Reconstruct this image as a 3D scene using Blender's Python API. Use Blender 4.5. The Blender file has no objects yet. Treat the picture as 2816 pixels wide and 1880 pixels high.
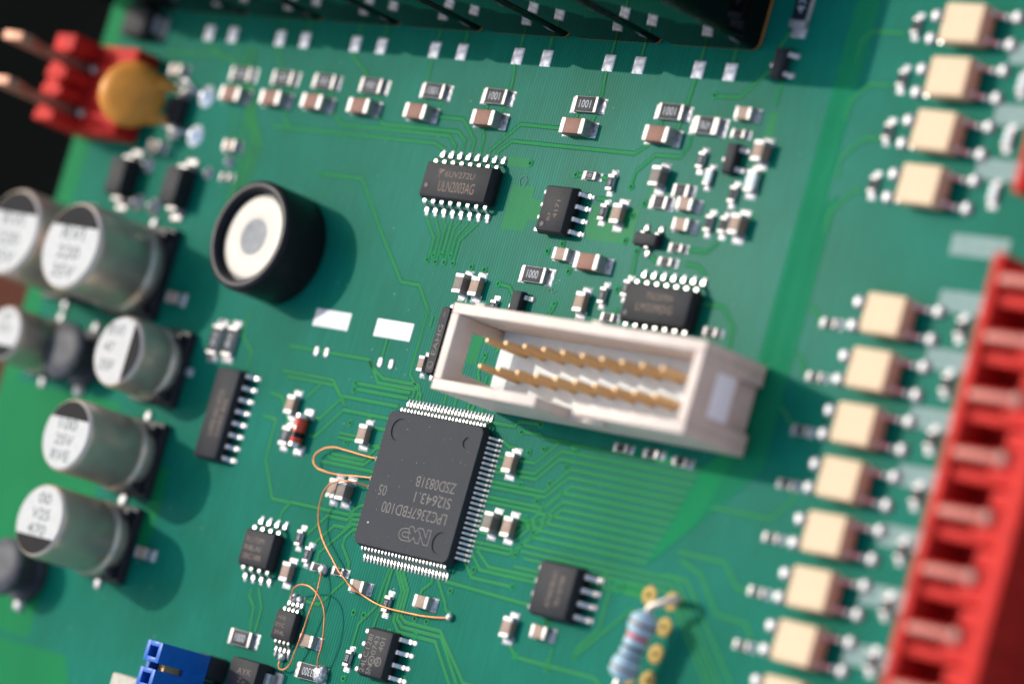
import bpy, bmesh, math, random
from mathutils import Vector, Matrix
R = math.radians
random.seed(7)
S = bpy.context.scene
COL = S.collection
# ---------------------------------------------------------------- camera (1 unit = 1 mm on the board)
cam_d = bpy.data.cameras.new('camera'); cam = bpy.data.objects.new('camera', cam_d); COL.objects.link(cam)
S.camera = cam
fwd = Vector((-0.71210915, 0.11261508, -0.69297792)).normalized()
upv = Vector((-0.1122191, 0.95610277, 0.27069237)).normalized()
rgt = fwd.cross(upv).normalized(); upv = rgt.cross(fwd)
CP = Vector((239.3768, -21.2373, 227.4101))
cam.matrix_world = Matrix(((rgt.x, upv.x, -fwd.x, CP.x), (rgt.y, upv.y, -fwd.y, CP.y), (rgt.z, upv.z, -fwd.z, CP.z), (0, 0, 0, 1)))
cam_d.sensor_width = 36; cam_d.lens = 118.53; cam_d.clip_start = 5; cam_d.clip_end = 20000
cam_d.dof.use_dof = True
cam_d.dof.focus_distance = (Vector((-2.0, 0, 0.4)) - CP).dot(fwd)
cam_d.dof.aperture_fstop = 118.53e-3 / 8.6        # entrance pupil about 7 mm wide at this scale
# ---------------------------------------------------------------- daylight
SUN = Vector((-0.94, 0.21, 1.0)).normalized()
w = bpy.data.worlds.new('World'); S.world = w; w.use_nodes = True
nt = w.node_tree; nt.nodes.clear()
sky = nt.nodes.new('ShaderNodeTexSky'); sky.sky_type = 'NISHITA'; sky.sun_disc = False
sky.sun_elevation = math.asin(SUN.z); sky.sun_rotation = math.atan2(SUN.x, SUN.y)
bg = nt.nodes.new('ShaderNodeBackground'); bg.inputs[1].default_value = 0.15; sky.dust_density = 3.0; sky.air_density = 1.3
wo = nt.nodes.new('ShaderNodeOutputWorld')
nt.links.new(sky.outputs[0], bg.inputs[0]); nt.links.new(bg.outputs[0], wo.inputs[0])
sl = bpy.data.lights.new('sun', 'SUN'); sl.energy = 2.0; sl.angle = R(0.5); sl.color = (1.0, 0.95, 0.86)
so = bpy.data.objects.new('sun', sl); COL.objects.link(so); so.rotation_euler = SUN.to_track_quat('Z', 'Y').to_euler()
S.view_settings.view_transform = 'Standard'; S.view_settings.look = 'None'
S.view_settings.exposure = 0.66; S.view_settings.gamma = 1.0
S.cycles.max_bounces = 8

# ---------------------------------------------------------------- materials
MATS = {}
def mat(name, col, rough=0.5, metal=0.0, var=0.12, scale=1.5, bump=0.0, bscale=6.0, coat=0.0, spec=0.14, col2=None, coatr=0.1):
    if name in MATS: return MATS[name]
    m = bpy.data.materials.new(name); m.use_nodes = True; t = m.node_tree; b = t.nodes['Principled BSDF']
    tc = t.nodes.new('ShaderNodeTexCoord'); n = t.nodes.new('ShaderNodeTexNoise')
    n.inputs['Scale'].default_value = scale; n.inputs['Detail'].default_value = 5
    t.links.new(tc.outputs['Object'], n.inputs['Vector'])
    r = t.nodes.new('ShaderNodeValToRGB'); c2 = col2 or tuple(c * (1 - var) for c in col)
    r.color_ramp.elements[0].position = 0.35; r.color_ramp.elements[1].position = 0.65
    r.color_ramp.elements[0].color = (*c2, 1); r.color_ramp.elements[1].color = (*[min(1, c * (1 + var * .5)) for c in col], 1)
    t.links.new(n.outputs['Fac'], r.inputs[0]); t.links.new(r.outputs[0], b.inputs['Base Color'])
    b.inputs['Roughness'].default_value = rough; b.inputs['Metallic'].default_value = metal
    b.inputs['Coat Weight'].default_value = coat; b.inputs['Coat Roughness'].default_value = coatr
    b.inputs['Specular IOR Level'].default_value = spec
    if bump:
        n2 = t.nodes.new('ShaderNodeTexNoise'); n2.inputs['Scale'].default_value = bscale; n2.inputs['Detail'].default_value = 4
        t.links.new(tc.outputs['Object'], n2.inputs['Vector'])
        bp = t.nodes.new('ShaderNodeBump'); bp.inputs['Strength'].default_value = bump; bp.inputs['Distance'].default_value = 0.1
        t.links.new(n2.outputs['Fac'], bp.inputs['Height']); t.links.new(bp.outputs[0], b.inputs['Normal'])
    MATS[name] = m
    return m

def mask_mat(name, col, col2, rough=0.5, hatch=0.0, spec=0.018):
    """solder mask: translucent green lacquer with the fine weave and hatch of the copper below"""
    m = bpy.data.materials.new(name); m.use_nodes = True; t = m.node_tree; b = t.nodes['Principled BSDF']; L = t.links
    tc = t.nodes.new('ShaderNodeTexCoord')
    n = t.nodes.new('ShaderNodeTexNoise'); n.inputs['Scale'].default_value = 0.09; n.inputs['Detail'].default_value = 6
    L.new(tc.outputs['Object'], n.inputs['Vector'])
    r = t.nodes.new('ShaderNodeValToRGB'); r.color_ramp.elements[0].color = (*col, 1); r.color_ramp.elements[1].color = (*col2, 1)
    r.color_ramp.elements[0].position = 0.3; r.color_ramp.elements[1].position = 0.7
    L.new(n.outputs['Fac'], r.inputs[0])
    mp = t.nodes.new('ShaderNodeMapping'); mp.inputs['Scale'].default_value = (1, 0.06, 1); L.new(tc.outputs['Object'], mp.inputs[0])
    n2 = t.nodes.new('ShaderNodeTexNoise'); n2.inputs['Scale'].default_value = 3.2; n2.inputs['Detail'].default_value = 3
    L.new(mp.outputs[0], n2.inputs['Vector'])
    wv = t.nodes.new('ShaderNodeTexWave'); wv.wave_type = 'BANDS'; wv.bands_direction = 'X'
    wv.inputs['Scale'].default_value = 0.85; wv.inputs['Distortion'].default_value = 0.6; wv.inputs['Detail'].default_value = 2
    wv.inputs['Detail Scale'].default_value = 0.3
    L.new(tc.outputs['Object'], wv.inputs['Vector'])
    n3 = t.nodes.new('ShaderNodeTexNoise'); n3.inputs['Scale'].default_value = 22; n3.inputs['Detail'].default_value = 2
    L.new(tc.outputs['Object'], n3.inputs['Vector'])
    ad = t.nodes.new('ShaderNodeMath'); ad.operation = 'MULTIPLY'; L.new(wv.outputs['Fac'], ad.inputs[0]); L.new(n2.outputs['Fac'], ad.inputs[1])
    hh = t.nodes.new('ShaderNodeMath'); hh.operation = 'MULTIPLY_ADD'; L.new(n3.outputs['Fac'], hh.inputs[0]); hh.inputs[1].default_value = 0.35
    L.new(ad.outputs[0], hh.inputs[2])
    mx = t.nodes.new('ShaderNodeMixRGB'); mx.blend_type = 'MULTIPLY'; mx.inputs[0].default_value = hatch
    g = t.nodes.new('ShaderNodeValToRGB'); g.color_ramp.elements[0].color = (0.4, 0.52, 0.52, 1); g.color_ramp.elements[1].color = (1.6, 1.35, 1.35, 1)
    L.new(hh.outputs[0], g.inputs[0]); L.new(r.outputs[0], mx.inputs[1]); L.new(g.outputs[0], mx.inputs[2]); L.new(mx.outputs[0], b.inputs['Base Color'])
    bp = t.nodes.new('ShaderNodeBump'); bp.inputs['Strength'].default_value = 0.5; bp.inputs['Distance'].default_value = 0.05
    L.new(hh.outputs[0], bp.inputs['Height']); L.new(bp.outputs[0], b.inputs['Normal'])
    b.inputs['Roughness'].default_value = rough; b.inputs['Specular IOR Level'].default_value = spec; b.inputs['Coat Weight'].default_value = 0.010; b.inputs['Coat Roughness'].default_value = 0.22
    MATS[name] = m
    return m

M_POUR = mask_mat('mask_over_copper_plane', (0.0035, 0.128, 0.076), (0.005, 0.165, 0.112), hatch=1.0)
M_TRACE = mask_mat('mask_over_trace', (0.008, 0.180, 0.068), (0.010, 0.21, 0.075), rough=0.5)
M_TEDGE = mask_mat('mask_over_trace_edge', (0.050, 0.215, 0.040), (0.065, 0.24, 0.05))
M_BARE = mask_mat('mask_over_laminate', (0.004, 0.15, 0.050), (0.005, 0.172, 0.056), hatch=0.25)
M_LAM = mat('laminate_edge', (0.18, 0.25, 0.12), 0.6)
M_SOLD = mat('solder', (0.46, 0.465, 0.47), 0.5, 0.8, var=0.45, scale=2.5, bump=1.2, bscale=3.0)
M_TIN = mat('tin', (0.60, 0.58, 0.56), 0.42, 1.0, var=0.15, scale=3, bump=0.25, bscale=5)
M_TERM = mat('terminal_tin', (0.40, 0.39, 0.38), 0.5, 0.65, var=0.15, scale=3, bump=0.3, bscale=6)
M_LEAD = mat('lead_tin', (0.60, 0.59, 0.57), 0.4, 1.0, var=0.12, scale=3, bump=0.2, bscale=6)
M_BLK = mat('epoxy_black', (0.022, 0.023, 0.026), 0.6, var=0.25, scale=7, bump=0.35, bscale=12, spec=0.2)
M_QFP = mat('epoxy_matte_black', (0.027, 0.030, 0.037), 0.62, var=0.2, scale=9, bump=0.5, bscale=14, spec=0.2)
M_RES = mat('resistor_glaze', (0.012, 0.014, 0.02), 0.5, var=0.2, scale=4)
M_INK = mat('resistor_ink', (0.42, 0.45, 0.48), 0.6)
M_MARK = mat('laser_marking', (0.18, 0.165, 0.145), 0.7)
M_MARK2 = mat('laser_marking_brown', (0.21, 0.155, 0.12), 0.7)
M_ALU = mat('alumina', (0.45, 0.45, 0.43), 0.6)
M_CBR = mat('ceramic_brown', (0.22, 0.10, 0.068), 0.5, var=0.12, scale=3, bump=0.1)
M_CTAN = mat('ceramic_tan', (0.31, 0.215, 0.16), 0.5, var=0.12, scale=3, bump=0.1)
M_CGRY = mat('ceramic_grey', (0.17, 0.145, 0.12), 0.5, var=0.12, scale=3, bump=0.1)
M_WHT = mat('pale_chip_coating', (0.55, 0.62, 0.62), 0.45, var=0.1)
M_CREAM = mat('cream_epoxy', (0.66, 0.49, 0.31), 0.6, var=0.05, scale=1, bump=0.1, bscale=5)
M_RED = mat('red_plastic', (0.52, 0.024, 0.018), 0.5, var=0.2, scale=0.6, bump=0.1, bscale=3, spec=0.06)
M_HDR = mat('header_beige', (0.64, 0.53, 0.45), 0.5, var=0.08, scale=0.5, bump=0.12, bscale=2.5)
M_INS = mat('header_insert_white', (0.62, 0.66, 0.66), 0.5, var=0.05, scale=1)
M_GOLD = mat('gold_plating', (0.66, 0.43, 0.21), 0.5, 0.4, var=0.12, scale=3)
M_GPAD = mat('gold_pad', (0.34, 0.24, 0.07), 0.6, 0.2, var=0.12, scale=2)
M_HOLE = mat('hole_wall_dark', (0.05, 0.018, 0.008), 0.7)
M_COP = mat('enamelled_copper', (0.62, 0.22, 0.085), 0.34, 0.4, var=0.2, scale=1.2)
M_CAN = mat('aluminium_can', (0.58, 0.48, 0.385), 0.33, 0.6, var=0.06, scale=0.5)
M_CTOP = mat('can_top_lacquer', (0.50, 0.49, 0.46), 0.7, 0.0, var=0.05, scale=1, bump=0.1, spec=0.1)
M_CSEG = mat('can_top_black_ink', (0.016, 0.015, 0.015), 0.8)
M_CINK = mat('can_print_ink', (0.13, 0.145, 0.145), 0.6)
M_CBASE = mat('can_base_black', (0.02, 0.02, 0.024), 0.4, var=0.2)
M_RELAY = mat('relay_gloss_black', (0.003, 0.003, 0.003), 0.05, var=0.1, scale=0.4, spec=0.30)
M_RSEAL = mat('relay_resin_edge', (0.32, 0.13, 0.03), 0.4)
M_BUZ = mat('buzzer_black', (0.014, 0.014, 0.016), 0.36, var=0.2, scale=2, bump=0.15)
M_BDISC = mat('buzzer_brass_disc', (0.33, 0.315, 0.285), 0.55, 0.38, var=0.05, scale=0.6)
M_BHOLE = mat('buzzer_sound_port', (0.27, 0.275, 0.27), 0.7)
M_IND = mat('ferrite_grey', (0.045, 0.05, 0.06), 0.45, var=0.25, scale=1.2, bump=0.4, bscale=2)
M_DISC = mat('disc_ochre', (0.62, 0.245, 0.04), 0.36, var=0.15, scale=0.5, bump=0.15, bscale=1.5)
M_BLUE = mat('blue_plastic', (0.010, 0.105, 0.42), 0.34, var=0.1, scale=1)
M_MELF = mat('melf_red_glass', (0.50, 0.045, 0.02), 0.12, var=0.2, scale=2, coat=0.6)
M_MBLK = mat('melf_band_black', (0.01, 0.01, 0.01), 0.2)
M_AXB = mat('axial_blue_lacquer', (0.36, 0.50, 0.56), 0.35, var=0.08, scale=1)
M_AXBR = mat('band_brown', (0.18, 0.05, 0.02), 0.4)
M_AXRD = mat('band_red', (0.55, 0.04, 0.06), 0.4)
M_AXBK = mat('band_black', (0.015, 0.02, 0.03), 0.4)
M_SILK = mat('silkscreen_white', (0.20, 0.30, 0.27), 0.7, var=0.1)
M_WBOX = mat('white_plastic_box', (0.45, 0.41, 0.33), 0.6, var=0.15, scale=2)
M_TABLE = mat('table_red_brown', (0.12, 0.030, 0.013), 0.85, scale=0.012, col2=(0.07, 0.02, 0.010), spec=0.1)
M_MATB = mat('dark_slab', (0.004, 0.0045, 0.004), 1.0, scale=0.02, spec=0.0)

# ---------------------------------------------------------------- mesh helpers
def fin(bm, name, mats, smooth=True, angle=38):
    bmesh.ops.recalc_face_normals(bm, faces=bm.faces)
    me = bpy.data.meshes.new(name); bm.to_mesh(me); bm.free()
    for m_ in (mats if isinstance(mats, (list, tuple)) else [mats]): me.materials.append(m_)
    if smooth:
        me.polygons.foreach_set('use_smooth', [True] * len(me.polygons)); me.set_sharp_from_angle(angle=R(angle))
    return me
def obj(name, me, parent=None, loc=(0, 0, 0), rz=0.0, kind=None, label=None):
    o = bpy.data.objects.new(name, me); COL.objects.link(o); o.location = loc; o.rotation_euler = (0, 0, rz)
    if parent: o.parent = parent
    if kind: o['kind'] = kind
    if label: o['label'] = label
    return o
def thing(name, label, cat, loc=(0, 0, 0), rz=0.0, group=None):
    o = bpy.data.objects.new(name, None); COL.objects.link(o); o.location = loc; o.rotation_euler = (0, 0, rz)
    o.empty_display_size = 1; o['label'] = label; o['category'] = cat
    if group: o['group'] = group
    return o
def tag(o, label, cat, group=None):
    o['label'] = label; o['category'] = cat
    if group: o['group'] = group
    return o
def abox(bm, x0, x1, y0, y1, z0, z1, bev=0.0, seg=2, mi=0):
    r = bmesh.ops.create_cube(bm, size=1.0); vs = r['verts']
    for v in vs: v.co = Vector(((x0 + x1) / 2 + v.co.x * (x1 - x0), (y0 + y1) / 2 + v.co.y * (y1 - y0), (z0 + z1) / 2 + v.co.z * (z1 - z0)))
    fs = list({f for v in vs for f in v.link_faces})
    for f in fs: f.material_index = mi
    if bev:
        es = list({e for f in fs for e in f.edges})
        bmesh.ops.bevel(bm, geom=es, offset=bev, segments=seg, profile=0.6, affect='EDGES', material=-1)
def box(x0, x1, y0, y1, z0, z1, m_, bev=0.05, name='box', seg=2):
    bm = bmesh.new(); abox(bm, x0, x1, y0, y1, z0, z1, bev, seg); return fin(bm, name, m_)
def prism(bm, pts, axis, a, b, mi=0, bev=0.0):
    """polygon pts in the plane across axis (x: (y,z), y: (x,z), z: (x,y)) extruded from a to b"""
    def P(p, t): return {'x': Vector((t, p[0], p[1])), 'y': Vector((p[0], t, p[1])), 'z': Vector((p[0], p[1], t))}[axis]
    va = [bm.verts.new(P(p, a)) for p in pts]; vb = [bm.verts.new(P(p, b)) for p in pts]; n = len(pts)
    fs = [bm.faces.new(va), bm.faces.new(list(reversed(vb)))]
    for i in range(n): fs.append(bm.faces.new([va[i], vb[i], vb[(i + 1) % n], va[(i + 1) % n]]))
    for f in fs: f.material_index = mi
    if bev:
        es = list({e for f in fs for e in f.edges}); bmesh.ops.bevel(bm, geom=es, offset=bev, segments=2, profile=0.6, affect='EDGES')
def rr(w_, h_, r, n=4, cx=0, cy=0):
    out = []
    for qx, qy, a0 in ((1, 1, 0), (-1, 1, 90), (-1, -1, 180), (1, -1, 270)):
        for i in range(n + 1):
            a = R(a0 + 90 * i / n); out.append((cx + qx * (w_ / 2 - r) + r * math.cos(a), cy + qy * (h_ / 2 - r) + r * math.sin(a)))
    return out
def loft(bm, rings, mi=0, cap0=True, cap1=True):
    """rings: list of (z, outline)"""
    vs = [[bm.verts.new((p[0], p[1], z)) for p in o] for z, o in rings]; n = len(vs[0]); fs = []
    for a, b in zip(vs, vs[1:]):
        for i in range(n): fs.append(bm.faces.new([a[i], a[(i + 1) % n], b[(i + 1) % n], b[i]]))
    if cap0: fs.append(bm.faces.new(list(reversed(vs[0]))))
    if cap1: fs.append(bm.faces.new(vs[-1]))
    for f in fs: f.material_index = mi
def lathe(bm, prof, n=40, mis=None, M=None, y_scale=1.0):
    """prof: (r, z) points, turned round z; mis: material index per band"""
    rows = []
    for r, z in prof:
        if r < 1e-6: rows.append([bm.verts.new((0, 0, z))])
        else: rows.append([bm.verts.new((r * math.cos(2 * math.pi * i / n), y_scale * r * math.sin(2 * math.pi * i / n), z)) for i in range(n)])
    for k, (a, b) in enumerate(zip(rows, rows[1:])):
        for i in range(n):
            j = (i + 1) % n
            vs = [a[i], a[j], b[j], b[i]] if len(a) > 1 and len(b) > 1 else ([a[0], b[j], b[i]] if len(a) == 1 else [a[i], a[j], b[0]])
            f = bm.faces.new(vs); f.material_index = mis[k] if mis else 0
    if M:
        for r in rows:
            for v in r: v.co = M @ v.co
def strip(bm, pts, thick, w0, w1=None, mi=0):
    """bent sheet metal: centre line pts (x, z), thickness, half width w0 (along y)"""
    n = len(pts); L_ = []; U_ = []
    for i, (x, z) in enumerate(pts):
        a = pts[max(i - 1, 0)]; b = pts[min(i + 1, n - 1)]; d = Vector((b[0] - a[0], b[1] - a[1])).normalized(); nx, nz = -d.y, d.x
        L_.append((x - nx * thick / 2, z - nz * thick / 2)); U_.append((x + nx * thick / 2, z + nz * thick / 2))
    ws = [w0 + (w1 - w0) * i / (n - 1) if w1 is not None else w0 for i in range(n)]
    V = [[bm.verts.new((p[0], s * ws[i], p[1])) for i, p in enumerate(side)] for side in (U_, L_) for s in (-1, 1)]
    A, B, C_, D = V
    for i in range(n - 1):
        for f in ((A[i], A[i + 1], B[i + 1], B[i]), (C_[i], D[i], D[i + 1], C_[i + 1]), (A[i], C_[i], C_[i + 1], A[i + 1]), (B[i], B[i + 1], D[i + 1], D[i])):
            bm.faces.new(f).material_index = mi
    bm.faces.new((A[0], B[0], D[0], C_[0])).material_index = mi; bm.faces.new((A[-1], C_[-1], D[-1], B[-1])).material_index = mi
def blob(bm, cx, cy, lx, ly, h, mi=0, n=14, z0=0.0, sq=0.72):
    """a soldered pad: rounded rectangle with a domed top"""
    rings = []
    for k, (s, t) in enumerate(((1.0, 0.0), (1.0, 0.12), (0.93, 0.5), (0.78, 0.82), (0.5, 0.97), (0.2, 1.0))):
        rr_ = min(lx, ly) * (0.5 - 0.5 * sq) + 0.001; rings.append((z0 + h * t, rr(lx * s, ly * s, min(rr_ * s + 0.02, min(lx, ly) * s * 0.49), 3, cx, cy)))
    loft(bm, rings, mi)
def tube(pts, r, name, m_, res=10):
    cu = bpy.data.curves.new(name, 'CURVE'); cu.dimensions = '3D'; cu.bevel_depth = r; cu.bevel_resolution = 3; cu.use_fill_caps = True; cu.resolution_u = res
    sp = cu.splines.new('BEZIER'); sp.bezier_points.add(len(pts) - 1)
    for b, p in zip(sp.bezier_points, pts): b.co = p; b.handle_left_type = b.handle_right_type = 'AUTO'
    o = bpy.data.objects.new('tmp', cu); COL.objects.link(o); dg = bpy.context.evaluated_depsgraph_get()
    me = bpy.data.meshes.new_from_object(o.evaluated_get(dg)); bpy.data.objects.remove(o); bpy.data.curves.remove(cu)
    me.materials.clear(); me.materials.append(m_); me.polygons.foreach_set('use_smooth', [True] * len(me.polygons)); me.name = name
    return me
TXT = {}
def text_mesh(s, width, height, m_, thin=0.0):
    k = (s, width, height, m_.name)
    if k in TXT: return TXT[k]
    cu = bpy.data.curves.new('t', 'FONT'); cu.body = s; cu.size = 1.0; cu.offset = thin; cu.resolution_u = 3
    o = bpy.data.objects.new('tmp', cu); COL.objects.link(o); dg = bpy.context.evaluated_depsgraph_get()
    me = bpy.data.meshes.new_from_object(o.evaluated_get(dg)); bpy.data.objects.remove(o); bpy.data.curves.remove(cu)
    xs = [v.co.x for v in me.vertices]; ys = [v.co.y for v in me.vertices]
    sx = width / (max(xs) - min(xs)); sy = height / (max(ys) - min(ys)); x0 = min(xs); y0 = min(ys)
    for v in me.vertices: v.co = ((v.co.x - x0) * sx, (v.co.y - y0) * sy, 0)
    me.materials.clear(); me.materials.append(m_); me.name = 'marking'; TXT[k] = me
    return me
def text(parent, s, x, y, z, width, height, rot=0.0, m_=None, thin=-0.004):
    """start of the baseline at x, y; rot in degrees"""
    return obj('marking', text_mesh(s, width, height, m_ or M_MARK, thin), parent, (x, y, z), R(rot))
def outline_mesh(paths, hw, m_, z=0.0, name='marking'):
    """flat line drawing; paths: list of (closed, pts)"""
    bm = bmesh.new()
    for closed, pts in paths:
        n = len(pts); P = [Vector(p) for p in pts]; Lf = []; Rt = []
        for i in range(n):
            a = P[(i - 1) % n] if (closed or i > 0) else P[i]; b = P[(i + 1) % n] if (closed or i < n - 1) else P[i]
            d1 = (P[i] - a).normalized() if a != P[i] else (b - P[i]).normalized(); d2 = (b - P[i]).normalized() if b != P[i] else d1
            d = (d1 + d2).normalized() if (d1 + d2).length > 1e-4 else d1; nn = Vector((-d.y, d.x)); k = hw / max(0.45, nn.dot(Vector((-d1.y, d1.x))))
            Lf.append(bm.verts.new((*(P[i] + nn * k), z))); Rt.append(bm.verts.new((*(P[i] - nn * k), z)))
        for i in range(n if closed else n - 1):
            j = (i + 1) % n; bm.faces.new((Lf[i], Rt[i], Rt[j], Lf[j]))
    me = bpy.data.meshes.new(name); bm.to_mesh(me); bm.free(); me.materials.append(m_)
    return me

# ---------------------------------------------------------------- the setting under the board
bm = bmesh.new(); abox(bm, -1500, 1500, -1500, 1500, -70, -60)
o = obj('table_surface', fin(bm, 'table_surface', M_TABLE, False), kind='structure')
bm = bmesh.new(); prism(bm, [(-600, 36), (-300, 30), (-150, 28), (-60, 24), (-40, 400), (-600, 400)], 'z', -59.9, -56)  # black slab makes the area past the upper left edge dark
tag(obj('dark_slab', fin(bm, 'dark_slab', M_MATB, False)), 'black cloth lying on the table past the board edge', 'slab')

# ---------------------------------------------------------------- circuit board
board = thing('circuit_board', 'green printed circuit board carrying all the soldered parts', 'circuit board')
bm = bmesh.new(); abox(bm, -72.6, 98, -75, 78, -1.6, 0.0)
for f in bm.faces: f.material_index = 0 if f.normal.z > 0.5 else 1
me = fin(bm, 'laminate', [M_POUR, M_LAM], False)
obj('laminate', me, board)
def sheet(name, pts, m_, z=0.012):
    bm = bmesh.new(); prism(bm, pts, 'z', 0.002, z); return obj(name, fin(bm, name, m_, False), board)
# windows in the copper plane: brighter green
for pts in ([(-72.55, -74), (-69.3, -74), (-69.3, 77), (-72.55, 77)],
            [(-0.3, 31.3), (2.9, 31.35), (3.0, 30.1), (5.4, 30.1), (5.4, 28.0), (3.1, 27.95), (3.0, 26.75), (-0.25, 26.75)],
            [(11.1, 30.2), (17.6, 30.3), (17.65, 26.72), (11.7, 26.76), (11.1, 28)],
            [(-41.0, -3.6), (-39.0, -3.6), (-39.0, -12.2), (-41.0, -12.2)],
            [(-69.2, -25.7), (-47.2, -25.6), (-45.4, -28.3), (-45.4, -60), (-69.2, -60)],
            [(-69.2, 2.4), (-50.5, 2.2), (-49.9, -16), (-54.4, -16), (-54.4, -25), (-69.2, -25)],
            [(18.3, 34.6), (19.2, 34.6), (19.2, 30.8), (18.3, 30.8)],
            [(-2.1, 34.1), (1.3, 34.1), (1.75, 33.62), (1.3, 33.15), (-2.1, 33.15)],
            [(28.7, -4.7), (31.6, -4.75), (31.6, -5.85), (28.7, -5.75)],
            [(0.2, 12.9), (1.7, 12.9), (1.7, 18.6), (0.2, 18.6)],
            [(30.5, 40.9), (31.5, 40.9), (31.6, 38.0), (30.6, 38.0)]):
    sheet('mask_window', pts, M_BARE)
# ---- traces
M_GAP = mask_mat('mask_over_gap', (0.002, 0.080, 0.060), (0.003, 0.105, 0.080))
NT = [0]
def trace(pts, wd=0.21, h=0.06, em=None):
    NT[0] += 1; zz = 0.003 + 0.00012 * NT[0]
    bm = bmesh.new(); P = [Vector(p) for p in pts]; n = len(P); V = []
    for i in range(n):
        d1 = (P[i] - P[i - 1]).normalized() if i else (P[1] - P[0]).normalized()
        d2 = (P[i + 1] - P[i]).normalized() if i < n - 1 else d1
        d = (d1 + d2).normalized(); nn = Vector((-d.y, d.x)); k = 1 / max(0.4, nn.dot(Vector((-d1.y, d1.x))))
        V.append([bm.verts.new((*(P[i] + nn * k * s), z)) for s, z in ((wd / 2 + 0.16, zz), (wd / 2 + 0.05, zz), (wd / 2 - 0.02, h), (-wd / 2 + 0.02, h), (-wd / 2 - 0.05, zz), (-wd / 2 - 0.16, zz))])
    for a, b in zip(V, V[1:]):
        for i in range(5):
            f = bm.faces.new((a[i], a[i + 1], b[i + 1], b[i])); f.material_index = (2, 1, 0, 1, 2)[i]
    obj('trace', fin(bm, 'trace', [M_TRACE, em or M_TEDGE, M_GAP], True, 40), board)
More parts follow.
